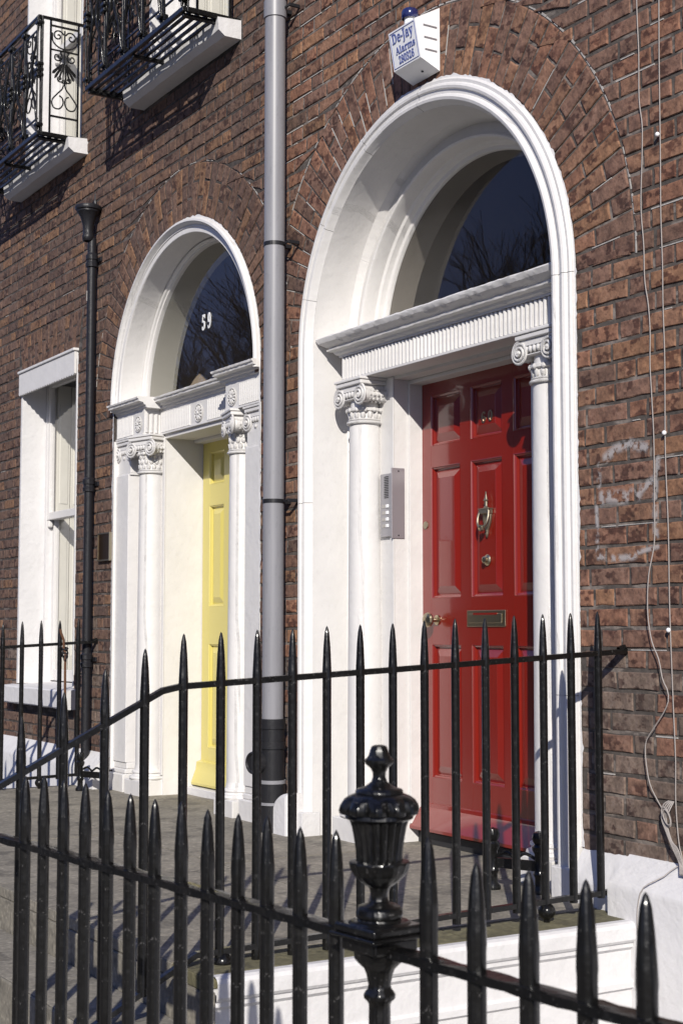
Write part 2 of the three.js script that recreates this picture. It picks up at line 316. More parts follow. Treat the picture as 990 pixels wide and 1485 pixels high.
{
  const JT = .0125;
  for (let i = -11; i < 75; i++) {
    const y0 = PH + i * HC + JT / 2, y1 = y0 + HC - JT; if (y1 < .30 || y1 > 6.95) continue;
    let x = -7.2 - rr(0, .02) + (i & 1 ? .168 : 0), hd = true;
    const xe = y0 > 4.6 ? .4 : 2.5;
    while (x < xe) {
      const w = (hd ? .104 : .218) + rr(-.008, .008);
      clipBrick(x, x + w, y0 + rr(-.0012, .0012), y1 + rr(-.0012, .0012));
      if (x > .9 - (y0 > 3.5 ? .6 : 0) && y0 > 1.9 ? rnd() < .34 : x > -1.3 ? rnd() < (x < -.2 && y0 > 2.2 ? .5 : .10) : rnd() < .015) {
        const inArch = arches.some(A => Math.hypot(x + w / 2 - A.cx, y0 - A.ys) < A.Ro + .12 || (y0 < A.ys && Math.abs(x + w / 2 - A.cx) < A.R + .12)) || rects.some(([a, b, c, d]) => x + w > a - .03 && x < b + .03 && y0 > c - .03 && y0 - .02 < d + .03);
        if (!inArch) { const l = w * rr(.35, 1.02), xx = x + rr(0, w - l * .9), hgt = rr(.003, .0055); pointing[x > PARTY ? 'a' : 'b'].push(B(xx, xx + l, y0 - JT + .0015, y0 - JT + .0015 + hgt, -.010, -.0018 + rr(0, .0015))); }
      }
      x += w + .0105; hd = !hd;
    }
  }
  for (const A of arches) {   // arch bricks set on edge, long and short ends alternating
    const n = A === D60 ? 52 : 50, Ri = A.R + .004, gap = .0085;
    for (let k = 0; k < n; k++) {
      const a0 = Math.PI * k / n, a1 = Math.PI * (k + 1) / n, s = k & 1 ? Ri + (A.Ro - Ri) * .36 : Ri + (A.Ro - Ri) * .66;
      const pc = (r, a, sgn) => { const da = sgn * gap / 2 / r; return [A.cx + r * Math.cos(a + da), A.ys + r * Math.sin(a + da)]; };
      for (const [r0, r1] of [[Ri, s - .005], [s + .005, A.Ro - .004]]) addBrickAny([pc(r0, a0, 1), pc(r1, a0, 1), pc(r1, a1, -1), pc(r0, a1, -1)]);
    }
    if (A === D60) for (let k = 1; k < n; k++) {   // pale pointing left between some arch bricks
      const a = Math.PI * k / n; if (rnd() < (a > 1.75 ? .45 : .86)) continue; const r0 = Ri + rr(0, .15), r1 = r0 + rr(.08, .19), w = .0022, c = Math.cos(a), q = Math.sin(a);
      const sh = new THREE.Shape([[r0, -w], [r1, -w], [r1, w], [r0, w]].map(([r, e]) => new THREE.Vector2(A.cx + r * c - e * q, A.ys + r * q + e * c)));
      pointing.a.push(new THREE.ExtrudeGeometry(sh, { depth: .008, bevelEnabled: false }).translate(0, 0, -.010));
    }
    for (let k = 0; k < 90; k++) {   // pale pointing round the back of the arch
      if (rnd() < (A === D60 ? .08 : .55)) continue; const a0 = Math.PI * k / 90, a1 = Math.PI * (k + rr(.6, 1)) / 90, r0 = A.Ro + .0005, r1 = r0 + (A === D60 ? rr(.005, .009) : rr(.003, .006));
      const sh = new THREE.Shape([[r0, a0], [r1, a0], [r1, a1], [r0, a1]].map(([r, a]) => new THREE.Vector2(A.cx + r * Math.cos(a), A.ys + r * Math.sin(a))));
      pointing[A === D60 ? 'a' : 'b'].push(new THREE.ExtrudeGeometry(sh, { depth: .008, bevelEnabled: false }).translate(0, 0, -.0105));
    }
  }
  const n = 16, xm = (WIN.x0 + WIN.x1) / 2;   // splayed flat arch over the sash window
  for (let k = 0; k < n; k++) {
    const f = (t, top) => xm + (t - .5) * (WIN.x1 - WIN.x0 + (top ? .14 : 0)), y0 = WIN.y1 + .008, y1 = PH + 29 * HC - .006, s = k & 1 ? .36 : .66;
    for (const [a, b] of [[0, s - .015], [s + .015, 1]]) {
      const q = (t, v) => { const xb = f(t, false), xt = f(t, true); return [xb + (xt - xb) * v, y0 + (y1 - y0) * v]; };
      addBrickAny([q((k + .05) / n, a), q((k + .95) / n, a), q((k + .95) / n, b), q((k + .05) / n, b)]);
    }
  }
}
function addBrickAny(poly) { const b = brickGeo(poly); (b.cx > PARTY ? walls.a : walls.b).push(b); }

function archHole(A, r, yb) { const p = new THREE.Path(); p.moveTo(A.cx - r, yb); p.lineTo(A.cx + r, yb); p.lineTo(A.cx + r, A.ys); p.absarc(A.cx, A.ys, r, 0, Math.PI, false); p.lineTo(A.cx - r, yb); return p; }
const rectHole = (a, b, c, d) => { const p = new THREE.Path(); p.moveTo(a, c); p.lineTo(b, c); p.lineTo(b, d); p.lineTo(a, d); p.closePath(); return p; };
camera.updateMatrixWorld();
function makeHouse(key, label, x0, x1, ytop, holes) {
  const h = thing('terraced_house', label, 'house', [(x0 + x1) / 2, LAND, 0]);
  const s = new THREE.Shape([[x0, -2.7], [x1, -2.7], [x1, ytop], [x0, ytop]].map(p => new THREE.Vector2(...p))); s.holes.push(...holes);
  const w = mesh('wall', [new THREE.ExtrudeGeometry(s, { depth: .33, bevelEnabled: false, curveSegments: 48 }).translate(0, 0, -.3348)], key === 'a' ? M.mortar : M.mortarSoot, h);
  const list = walls[key];
  for (const b of list) {
    const p = V(b.cx, b.cy, 0), q = p.clone().project(camera), d = p.distanceTo(camera.position), pl = b.poly;
    const area = Math.abs(pl.reduce((a, c, i) => { const e = pl[(i + 1) % 4]; return a + c[0] * e[1] - e[0] * c[1]; }, 0)) / 2;
    b.score = Math.abs(q.x) < 1.02 && Math.abs(q.y) < 1.02 ? area * Math.abs(camera.position.z) / d ** 3 : 0;
  }
  list.sort((a, b) => b.score - a.score);
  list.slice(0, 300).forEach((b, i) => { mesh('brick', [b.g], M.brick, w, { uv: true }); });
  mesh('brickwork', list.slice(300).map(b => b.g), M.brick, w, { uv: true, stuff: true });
  if (pointing[key].length) mesh('pale_pointing', pointing[key], M.point, w, { stuff: true });
  return h;
}
const house60 = makeHouse('a', 'brick house with a glossy red door numbered 60', PARTY, 9, 5.6, [archHole(D60, 1.0, -.02)]);
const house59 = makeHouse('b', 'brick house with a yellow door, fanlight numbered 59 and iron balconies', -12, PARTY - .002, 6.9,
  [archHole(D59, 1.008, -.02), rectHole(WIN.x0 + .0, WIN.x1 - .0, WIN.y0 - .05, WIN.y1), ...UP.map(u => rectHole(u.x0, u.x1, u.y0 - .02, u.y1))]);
{ // white painted plinth at the foot of the wall
  const P = (x0, x1, zf, yt, yb) => extrudeX([[-.005, yb], [zf, yb], [zf + .004, yt - .115], [zf - .004, yt - .095], [.004, yt], [-.005, yt]], x0, x1, 10, .012, .5);
  for (const g of [P(1.345, 9, .105, .385, -2.7), P(1.09, 1.34, .062, .375, .17)]) mesh('plinth', [g], M.mason, house60, { label: 'white painted masonry plinth' });
  mesh('plinth', [P(-12, -3.575, .10, .40, -2.7)], M.mason, house59, { label: 'white painted masonry plinth' });
}

// ---------------------------------------------------------------- doorcase pieces
function relief(cx, cz, y0, y1, r, n, rows) {   // little raised leaves round the neck of a column
  const gs = [];
  for (let k = 0; k < n; k++) for (let j = 0; j < rows; j++) {
    const a = 2 * Math.PI * (k + (j & 1 ? .5 : 0)) / n, h = (y1 - y0) / rows, g = new THREE.SphereGeometry(1, 6, 5);
    g.scale(r * Math.PI / n * .78, h * .56, .008); g.rotateX(.18); g.translate(0, y0 + (j + .48) * h, r + .001); g.rotateY(a); gs.push(g.translate(cx, 0, cz));
    const s = new THREE.SphereGeometry(.0055, 5, 4).translate(0, y0 + (j + .9) * h, r + .006); s.rotateY(a); gs.push(s.translate(cx, 0, cz));
  }
  return gs;
}
function capital(cx, cz, yn, yt, r, neck, ang = 0) {   // Ionic: astragal, leafy neck, scrolls, abacus
  const gs = [];
  const ast = new THREE.TorusGeometry(r + .006, .0085, 8, 28); ast.rotateX(Math.PI / 2); gs.push(ast.translate(cx, yn, cz));
  const ast2 = new THREE.TorusGeometry(r + .002, .005, 6, 28); ast2.rotateX(Math.PI / 2); gs.push(ast2.translate(cx, yn + .014, cz));
  gs.push(lathe([[r - .004, 0], [r - .002, neck * .9], [r + .012, neck], [r + .014, neck + .012], [r - .006, neck + .018], [r - .01, yt - yn - .05]], cx, yn, cz, 28));
  gs.push(...relief(cx, cz, yn + .018, yn + neck, r - .002, 14, neck > .09 ? 3 : 1));
  for (let k = 0; k < 12; k++) { const a = 2 * Math.PI * k / 12, s = new THREE.SphereGeometry(.012, 6, 5); s.scale(1, 1.1, .8); s.translate(0, yn + neck + .004, r + .010); s.rotateY(a); gs.push(s.translate(cx, 0, cz)); }
  const yv = yt - .088, vr = .044, vx = .094, loc = [];
  const abH = .036; loc.push(B(-.118, .118, yt - abH, yt - .014, -.10, .10, .006), B(-.124, .124, yt - .014, yt, -.106, .106, .004));
  loc.push(B(-.10, .10, yt - abH - .024, yt - abH, -.088, .088, .006));
  for (let k = -2; k <= 2; k++) { const e = new THREE.SphereGeometry(.0135, 8, 6); e.scale(1, 1.35, .8); loc.push(e.translate(k * .026, yt - .078, .086)); }
  loc.push(B(-.062, .062, yt - .066, yt - .058, .06, .094, .003), B(-.062, .062, yt - .104, yt - .098, .05, .088, .003));
  for (const s of [-1, 1]) {
    const bol = new THREE.LatheGeometry([[.0, -.086], [.036, -.086], [.040, -.078], [.038, -.06], [.030, -.03], [.028, 0], [.030, .03], [.038, .06], [.040, .078], [.036, .086], [0, .086]].map(p => new THREE.Vector2(Math.max(p[0], 1e-4), p[1])), 18);
    bol.rotateX(Math.PI / 2); loc.push(bol.translate(s * vx, yv, 0));
    const pts = []; for (let i = 0; i <= 60; i++) { const t = i / 60, a = Math.PI / 2 + s * -1 * t * 2.6 * 2 * Math.PI, rad = vr * (1 - t) ** .8 + .008; pts.push(V(s * vx + Math.cos(a) * rad, yv + Math.sin(a) * rad, .088 + .010 * t)); }
    loc.push(tube(pts, .0072, 90, 6)); loc.push(new THREE.SphereGeometry(.011, 10, 8).translate(s * vx, yv, .096));
    for (let k = 0; k < 5; k++) for (let q = 0; q < 8; q++) { const a = q / 8 * 2 * Math.PI, z = -.05 + k * .024, e = new THREE.SphereGeometry(.009, 5, 4); loc.push(e.translate(s * vx + Math.cos(a) * .030, yv + Math.sin(a) * .030, z)); }
  }
  for (const g of loc) { g.rotateY(ang); gs.push(g.translate(cx, 0, cz)); }
  return gs;
}
function shaft(cx, cz, y0, y1, rb, rt) {
  const pts = []; for (let i = 0; i <= 10; i++) { const t = i / 10; pts.push([rb + (rt - rb) * t ** 1.4, (y1 - y0) * t]); }
  return lathe(pts, cx, y0, cz, 32);
}
function colBase(cx, cz, y0, y1, r, pw) {
  const h = y1 - y0, hp = h * .52;
  return [B(cx - pw, cx + pw, y0, y0 + hp, cz - pw, cz + pw, .006), lathe([[r + .034, 0], [r + .040, .010], [r + .036, .022], [r + .02, .026], [r + .014, .036], [r + .022, .044], [r + .020, .054], [r + .006, .058], [r, h - hp + .002]], cx, y0 + hp, cz, 28)];
}
function reeds(x0, x1, y0, y1, z, pitch, r) {
  const gs = [], n = Math.round((x1 - x0) / pitch), p = (x1 - x0) / n;
  for (let i = 0; i < n; i++) { const g = new THREE.CylinderGeometry(p * .40, p * .40, y1 - y0, 8, 1, true, -Math.PI / 2, Math.PI); g.scale(1, 1, r); gs.push(g.translate(x0 + (i + .5) * p, (y0 + y1) / 2, z)); const c = new THREE.SphereGeometry(p * .40, 8, 3, 0, Math.PI, 0, Math.PI / 2); c.scale(1, .5, r); gs.push(c.translate(x0 + (i + .5) * p, y1, z)); }
  return gs;
}
function rosette(x, y, z, r) {
  const gs = [new THREE.SphereGeometry(r * .22, 8, 6).scale(1, 1, .7).translate(x, y, z + .006)];
  for (let k = 0; k < 12; k++) { const a = k * Math.PI / 6, g = new THREE.SphereGeometry(1, 6, 5); g.scale(r * .14, r * .36, .007); g.translate(0, r * .55, 0); g.rotateZ(a); gs.push(g.translate(x, y, z + .003)); }
  const t = new THREE.TorusGeometry(r, .004, 5, 22); gs.push(t.translate(x, y, z + .002)); return gs;
}
function archPane(A, r, z, yb) { const s = new THREE.Shape(); s.moveTo(A.cx - r, yb); s.lineTo(A.cx + r, yb); s.lineTo(A.cx + r, A.ys); s.absarc(A.cx, A.ys, r, 0, Math.PI, false); s.closePath(); return new THREE.ShapeGeometry(s, 40).translate(0, 0, z); }
function hallBox(x0, x1, y0, y1, z0, z1) {   // open towards the street, walls with thickness
  const t = .05; return [B(x0 - t, x0, y0 - t, y1 + t, z0, z1), B(x1, x1 + t, y0 - t, y1 + t, z0, z1), B(x0, x1, y0 - t, y0, z0, z1), B(x0, x1, y1, y1 + t, z0, z1), B(x0 - t, x1 + t, y0 - t, y1 + t, z0 - t, z0 - .001)];
}
function hall(house, cx, ys, r, z0, zi, m) {   // entrance hall behind the door: thick wall, papered walls, wooden floor, plaster ceiling
  const w = 1.08, zb = -7, yt = 4.05, hb = hallBox(cx - w, cx + w, .2, yt, zb, zi - .002);
  mesh('inner_reveal', [sweepArch([[r, z0], [r, zi]], cx, ys, 2.60, 40, .4), B(cx - r, cx + r, 2.47, 2.60, zi, z0 - .06)], m, house, { label: 'painted inner reveal behind the fanlight glass' });
  const s = new THREE.Shape([[cx - w, .2], [cx + w, .2], [cx + w, yt], [cx - w, yt]].map(p => new THREE.Vector2(...p))); s.holes.push(archHole({ cx, ys }, r + .002, .21));
  mesh('hall_wall', [hb[0], hb[1], hb[4], new THREE.ShapeGeometry(s, 40).translate(0, 0, zi - .001)], M.hall, house);
  mesh('hall_floor', [hb[2]], M.floor, house); mesh('hall_ceiling', [hb[3]], M.ceil, house);
}
function raggedPaint(A, r, zz, YB = .38) {   // paint run over from the architrave on to the bricks
  const P = [], n = 420, L = (A.ys - YB), tot = Math.PI * r + 2 * L; let prev = null;
  for (let i = 0; i <= n; i++) {
    const s = i / n * tot; let kx, ky, y; if (s < L) { kx = -1; ky = 0; y = YB + s; } else if (s > tot - L) { kx = 1; ky = 0; y = YB + tot - s; } else { const a = Math.PI - (s - L) / r; kx = Math.cos(a); ky = Math.sin(a); y = A.ys; }
    const e = .002 + .020 * Math.pow(fbm(i / n, .3, 60, 3, 91, 3), 2) + rnd() ** 3 * .009;
    const q = [V(A.cx + kx * (r - .006), y + ky * (r - .006), zz), V(A.cx + kx * (r + e), y + ky * (r + e), zz - .0012)];
    if (prev) for (const v of [prev[0], q[0], prev[1], prev[1], q[0], q[1]]) P.push(v.x, v.y, v.z);
    prev = q;
  }
  const g = new THREE.BufferGeometry(); g.setAttribute('position', new THREE.Float32BufferAttribute(P, 3)); g.computeVertexNormals(); return g;
}

// ---------------------------------------------------------------- No. 60: doorcase, fanlight, red door
{
  const A = D60, dc = grp('doorcase', house60, [0, LAND, 0]);
  for (const g of archStones([[1.079, -.012], [1.078, .014], [1.070, .021], [1.056, .020], [1.050, .030], [1.040, .035], [1.029, .033], [1.024, .024], [1.006, .023], [1.000, .033], [.990, .039], [.978, .036], [.971, .026], [.966, .008], [.9585, -.002]], 0, A.ys, .29, [1.55, 2.61, 3.02, 3.55, 4.05, 5.70, 7.35], .45)) mesh('architrave', [g], M.white, dc);
  mesh('paint_edge', [raggedPaint(A, 1.079, .0042)], M.mason, dc, { label: 'ragged white paint run over the bricks' });
  mesh('reveal', [sweepArch([[.9585, -.002], [.957, -.1], [.956, -.205], [.928, -.238], [.880, -.228]], 0, A.ys, .17, 72, .3)], M.white, dc);
  for (const g of [B(-1.10, -.955, .17, .30, -.05, .058, .008), B(.955, 1.088, .17, .30, -.05, .055, .008)]) mesh('plinth_block', [g], M.mason, dc);
  // frame behind the columns, jambs and head
  mesh('door_frame', [B(-.958, -.535, .17, 2.47, -.42, -.217), B(.535, .958, .17, 2.47, -.42, -.217), B(-.5345, -.522, .27, 2.43, -.42, -.297, .003), B(.522, .5345, .27, 2.43, -.42, -.297, .003), B(-.5345, .5345, 2.428, 2.50, -.42, -.217), B(-.52, .52, 2.408, 2.427, -.42, -.297, .003),
    B(-.566, -.5355, .29, 2.44, -.2165, -.209, .003), B(.5355, .566, .29, 2.44, -.2165, -.209, .003)], M.white, dc);
  mesh('entablature', [B(-.845, .845, 2.443, 2.60, -.42, -.108), B(-.846, .846, 2.443, 2.457, -.107, -.096, .003), ...reeds(-.842, .842, 2.458, 2.566, -.1065, .030, .8), B(-.957, -.8455, 2.45, 2.66, -.42, -.19), B(.8455, .957, 2.45, 2.66, -.42, -.19)], M.white, dc, { label: 'reeded white frieze' });
  {
    const pr = [[0, 2.572], [.012, 2.573], [.013, 2.583], [.020, 2.585], [.028, 2.590], [.034, 2.600], [.046, 2.603], [.058, 2.607], [.060, 2.614], [.050, 2.618], [.050, 2.622], [.058, 2.626], [.072, 2.633], [.090, 2.646], [.098, 2.660], [.100, 2.668], [.096, 2.674], [.086, 2.677]];
    const rows = [], jn = (i, j, q) => (fbm(i / 130, j * .13 + q, 52, 9, 77, 2) - .5) * .0055 * (j > 5 ? 1 : .35);
    for (let i = 0; i <= 132; i++) rows.push(pr.map(([p, y], j) => {
      const e = i === 0 || i === 132, x = e ? (i ? 1 : -1) * (.846 + p) : (i === 1 || i === 131) ? (i === 1 ? -1 : 1) * (.846 + p) : -.846 + (i - 1) / 130 * 1.692, z = e ? -.38 : -.108 + p;
      return V(x, y + (e ? 0 : jn(i, j, .05)), z + (e || i === 1 || i === 131 ? 0 : jn(i, j, .45) * .7));
    }));
    const top = []; for (let i = 0; i <= 132; i++) top.push([rows[i][pr.length - 1], V(rows[i][pr.length - 1].x, 2.682, -.385)]);
    mesh('cornice', [gridGeo(rows, .4, true), gridGeo(top, .4, true), B(-.85, .85, 2.575, 2.67, -.42, -.112)], M.white, dc);
  }
  for (const s of [-1, 1]) {
    const x = s * .726, z = -.166;
    mesh('column', [shaft(x, z, .395, 2.23, .087, .077), ...colBase(x, z, .17, .40, .086, .118)], M.white, dc);
    mesh('capital', capital(x, z, 2.225, 2.443, .078, .058), M.white, dc);
  }
  const fan = grp('fanlight', house60, [0, 2.7, -.3]);
  mesh('frame', [sweepArch([[.8805, -.2285], [.877, -.220], [.869, -.216], [.861, -.221], [.857, -.233], [.858, -.296], [.846, -.305], [.842, -.334], [.826, -.340], [.822, -.36]], 0, A.ys, 2.69, 64, .5)], M.white, fan);
  mesh('pane', [archPane(A, .83, -.352, 2.692)], M.glass, fan);
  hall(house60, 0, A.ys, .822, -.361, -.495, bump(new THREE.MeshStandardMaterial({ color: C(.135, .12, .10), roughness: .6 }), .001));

  // the door leaf
  const dz = -.372, door = grp('door', house60, [0, .27, dz]), m = M.red;
  const cols = [[-.448, -.203], [-.121, .121], [.203, .448]], rowsY = [[2.095, 2.347], [1.352, 1.994], [.492, 1.133]];
  const xsS = [-.522, ...cols.flat(), .522], ysS = [.285, .492, 1.133, 1.352, 1.994, 2.095, 2.347, 2.408], fr = [];
  for (let i = 0; i < 4; i++) fr.push(B(xsS[2 * i], xsS[2 * i + 1], .285, 2.408, dz - .045, dz));
  for (const [a, b] of cols) for (const [c, d] of [[.285, .492], [1.133, 1.352], [1.994, 2.095], [2.347, 2.408]]) fr.push(B(a, b, c, d, dz - .045, dz - .0004));
  mesh('leaf', fr, m, door);
  for (const [a, b] of cols) for (const [c, d] of rowsY) mesh('panel', panelGeo(a, b, c, d, dz), m, door);
  // weather board and sill
  mesh('weather_board', [extrudeX([[dz, .372], [dz + .012, .368], [dz + .016, .352], [dz + .022, .345], [dz + .075, .262], [dz + .075, .248], [dz, .246]].reverse(), -.535, .535, 1, 0, .4)], m, door, { label: 'sloping red weather board at the foot of the door' });
  mesh('threshold', [B(-.533, .533, .165, .236, -.42, -.345, .006)], M.dark, door);
  // letter plate
  const lp = mesh('letter_plate', [B(-.15, .142, 1.216, 1.291, dz + .001, dz + .007, .002), B(-.128, .12, 1.232, 1.275, dz + .007, dz + .011, .002)], M.brass, door, { label: 'brass letter plate' });
  mesh('slot', [B(-.095, .085, 1.270, 1.279, dz + .0075, dz + .012)], M.red, lp);
  // knob
  { const g = lathe([[0, 0], [.024, 0], [.024, .005], [.012, .008], [.010, .03], [.02, .038], [.032, .046], [.036, .056], [.032, .066], [.016, .072], [0, .073]], 0, 0, 0, 24); g.rotateX(Math.PI / 2); mesh('door_knob', [g.translate(-.398, 1.248, dz + .001)], M.brass, door, { label: 'round brass door knob' }); }
  { const g = lathe([[0, 0], [.024, 0], [.026, .006], [.02, .012], [.013, .014], [.012, .02], [.016, .026], [.008, .030], [0, .031]], 0, 0, 0, 22); g.rotateX(Math.PI / 2); mesh('bell_push', [g.translate(.004, 1.522, dz - .004)], M.brass, door); }
  { const g = lathe([[0, 0], [.019, 0], [.018, .005], [0, .007]], 0, 0, 0, 18); g.rotateX(Math.PI / 2); mesh('lock_rose', [g.translate(-.492, 1.712, dz + .0005)], M.brassDull, door); }
  { // urn-shaped knocker
    const kx = .008, kz = dz - .004, gs = [];
    const up = lathe([[.0, .118], [.0045, .112], [.003, .105], [.005, .098], [.011, .080], [.017, .074], [.008, .070], [.0085, .05], [.014, .043], [.024, .036], [.034, .034]], 0, 0, 0, 16); up.scale(1, 1, .6); gs.push(up.translate(kx, 1.722, kz + .014));
    gs.push(B(kx - .036, kx + .036, 1.734, 1.758, kz, kz + .030, .004), B(kx - .04, kx + .04, 1.755, 1.760, kz, kz + .032, .002));
    const sh = new THREE.Shape(); sh.moveTo(-.03, 0); sh.lineTo(.03, 0); sh.quadraticCurveTo(.028, -.04, .007, -.075); sh.lineTo(.004, -.09); sh.lineTo(-.004, -.09); sh.lineTo(-.007, -.075); sh.quadraticCurveTo(-.028, -.04, -.03, 0);
    gs.push(new THREE.ExtrudeGeometry(sh, { depth: .008, bevelSize: .002, bevelThickness: .002, bevelSegments: 1 }).translate(kx, 1.736, kz + .002));
    const lo = lathe([[0, -.028], [.005, -.02], [.008, -.008], [.004, -.002], [.006, .006], [.003, .012]], 0, 0, 0, 12); gs.push(lo.translate(kx, 1.652, kz + .008));
    gs.push(tube([V(kx - .034, 1.746, kz + .024), V(kx - .039, 1.715, kz + .032), V(kx - .030, 1.685, kz + .038), V(kx, 1.667, kz + .042), V(kx + .030, 1.685, kz + .038), V(kx + .039, 1.715, kz + .032), V(kx + .034, 1.746, kz + .024)], .0062, 30, 8));
    const rg = lathe([[0, -.012], [.014, -.012], [.016, -.006], [.014, .004], [.009, .006], [.009, .002], [0, .002]], 0, 0, 0, 18); rg.rotateX(Math.PI / 2); gs.push(rg.translate(kx, 1.667, kz + .046));
    mesh('knocker', gs, M.brassDull, door, { label: 'brass urn shaped door knocker' });
  }
  mesh('door_number', [text('6', .052, .005).scale(.86, 1, 1).translate(-.022, 2.188, dz - .006), text('0', .052, .005).scale(.86, 1, 1).translate(.030, 2.190, dz - .006)], M.brass, door, { label: 'brass number 60' });
}
function panelGeo(a, b, c, d, z) {   // sunk edge, bevel, raised field
  const ring = (i, zz) => [V(a + i, c + i, zz), V(b - i, c + i, zz), V(b - i, d - i, zz), V(a + i, d - i, zz)];
  const R = [ring(0, z), ring(.003, z + .0005), ring(.006, z - .004), ring(.012, z - .007), ring(.015, z - .020), ring(.019, z - .021), ring(.056, z - .0055), ring(.058, z - .0045)], P = [];
  for (let k = 0; k < R.length - 1; k++) for (let i = 0; i < 4; i++) { const j = (i + 1) % 4; for (const v of [R[k][i], R[k][j], R[k + 1][j], R[k][i], R[k + 1][j], R[k + 1][i]]) P.push(v.x, v.y, v.z); }
  const f = R[R.length - 1]; for (const v of [f[0], f[1], f[2], f[0], f[2], f[3]]) P.push(v.x, v.y, v.z);
  const g = new THREE.BufferGeometry(); g.setAttribute('position', new THREE.Float32BufferAttribute(P, 3)); g.computeVertexNormals();
  return [g, B(a, b, c, d, z - .045, z - .03)];
}

// ---------------------------------------------------------------- No. 59: doorcase, fanlight, yellow door
{
  const A = D59, cx = A.cx, dc = grp('doorcase', house59, [cx, LAND, 0]);
  mesh('architrave', [sweepArch([[1.014, -.012], [1.013, .022], [1.004, .032], [.992, .034], [.984, .026], [.978, .012], [.972, .006], [.964, .008], [.960, .002], [.932, .001], [.929, -.006]], cx, A.ys, 2.62, 64, .45)], M.white, dc);
  mesh('paint_edge', [raggedPaint(A, 1.014, .0042)], M.mason, dc, { label: 'ragged white paint run over the bricks' });
  mesh('reveal', [sweepArch([[.929, -.006], [.927, -.16]], cx, A.ys, 2.62, 64, .3)], M.white, dc);
  const J = .50;
  mesh('door_frame', [B(cx - 1.0, cx - J, .17, 2.45, -.45, -.14), B(cx + J, cx + 1.0, .17, 2.45, -.45, -.14), B(cx - J, cx + J, 2.405, 2.46, -.45, -.135), B(cx - .49, cx + .49, 2.385, 2.404, -.45, -.33, .003), B(cx - J - .03, cx - J - .0005, .3, 2.42, -.1395, -.131, .003)], M.white, dc);
  // entablature with blocks standing forward over the columns
  const ent = [B(cx - .566, cx + .566, 2.43, 2.60, -.45, -.127), ...reeds(cx - .54, cx - .115, 2.445, 2.565, -.126, .0235, 1.0), ...reeds(cx + .115, cx + .54, 2.445, 2.565, -.126, .0235, 1.0), ...rosette(cx, 2.505, -.1245, .052), B(cx - .566, cx + .566, 2.43, 2.442, -.126, -.118, .002)];
  for (const s of [-1, 1]) {
    const a = cx + (s < 0 ? -1.006 : .567), b = cx + (s < 0 ? -.567 : 1.006);
    ent.push(B(a, b, 2.43, 2.60, -.45, -.018), B(a - .001, b + .001, 2.43, 2.442, -.017, -.010, .002));
    const ri = s < 0 ? [a + .02, a + .27, a + .355] : [a + .17, b - .02, a + .085];
    ent.push(...reeds(ri[0], ri[1], 2.445, 2.565, -.017, .0235, 1.0), ...rosette(ri[2], 2.505, -.0155, .048));
    for (let k = 0; k < 3; k++) { const g = new THREE.CylinderGeometry(.012, .012, .12, 8); ent.push(g.translate(s < 0 ? b : a, 2.505, -.036 - k * .033)); }
  }
  mesh('entablature', ent, M.white, dc, { label: 'reeded white frieze with rosettes' });
  const cp = (zf) => [[zf - .1, 2.595], [zf, 2.595], [zf + .008, 2.602], [zf + .010, 2.612], [zf + .022, 2.616], [zf + .030, 2.628], [zf + .058, 2.634], [zf + .060, 2.646], [zf + .068, 2.650], [zf + .070, 2.660], [zf + .060, 2.665], [zf - .1, 2.668]].reverse();
  const co = [extrudeX(cp(-.125), cx - .57, cx + .57, 50, .005, .45), extrudeX(cp(-.016), cx - 1.012, cx - .515, 30, .005, .45), extrudeX(cp(-.016), cx + .515, cx + 1.012, 30, .005, .45), B(cx - .98, cx + .98, 2.60, 2.664, -.43, -.13)];
  mesh('cornice', co, M.white, dc);
  for (const s of [-1, 1]) {
    const x = cx + s * .627, z = -.1;
    mesh('column', [shaft(x, z, .36, 2.20, .084, .076), ...colBase(x, z, .17, .365, .083, .115)], M.white, dc);
    mesh('capital', capital(x, z, 2.193, 2.43, .077, .115, -.25 * s), M.white, dc);
    const px = cx + s * .908;
    mesh('pilaster', [B(px - .10, px + .104, .36, 2.20, -.14, -.018, .004).translate(s < 0 ? -.004 : 0, 0, 0), B(cx + s * 1.0115 - .006, cx + s * 1.0115 + .006, .3, 2.43, -.2, -.001), B(px - .105, px + .105, 2.21, 2.33, -.14, -.032, .004), B(px - .112, px + .112, 2.195, 2.21, -.14, -.025, .004), B(px - .115, px + .115, .17, .29, -.14, .005, .008), B(px - .108, px + .108, .29, .32, -.14, -.014, .008), B(px - .105, px + .105, .32, .36, -.14, -.026, .006)], M.white, dc);
    mesh('capital', capital(px, -.118, 2.193, 2.43, .077, .115, 0), M.white, dc);
  }
  const fan = grp('fanlight', house59, [cx, 2.68, -.17]);
  mesh('frame', [sweepArch([[.928, -.161], [.922, -.150], [.914, -.148], [.908, -.155], [.906, -.168], [.898, -.172], [.897, -.2]], cx, A.ys, 2.655, 56, .5)], M.white, fan);
  mesh('pane', [archPane(A, .90, -.186, 2.656)], M.glass, fan);
  mesh('door_number', [text('5', .092, .003).scale(.62, 1.05, 1).translate(cx - .062, 3.075, -.1835), text('9', .092, .003).scale(.62, 1.05, 1).translate(cx + .016, 3.075, -.1835)], M.plastic, fan, { label: 'white number 59 on the glass' });
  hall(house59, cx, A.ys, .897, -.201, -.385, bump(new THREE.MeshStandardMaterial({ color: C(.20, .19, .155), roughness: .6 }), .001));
  const dz = -.397, door = grp('door', house59, [cx, .26, dz]), m = M.yellow;
  const cols = [[-.40, -.195], [-.10, .10], [.195, .40]].map(p => p.map(v => v + cx)), rowsY = [[2.115, 2.325], [1.345, 1.985], [.465, 1.115]], fr = [];
  const xsS = [cx - .492, ...cols.flat(), cx + .492];
  for (let i = 0; i < 4; i++) fr.push(B(xsS[2 * i], xsS[2 * i + 1], .27, 2.385, dz - .045, dz));
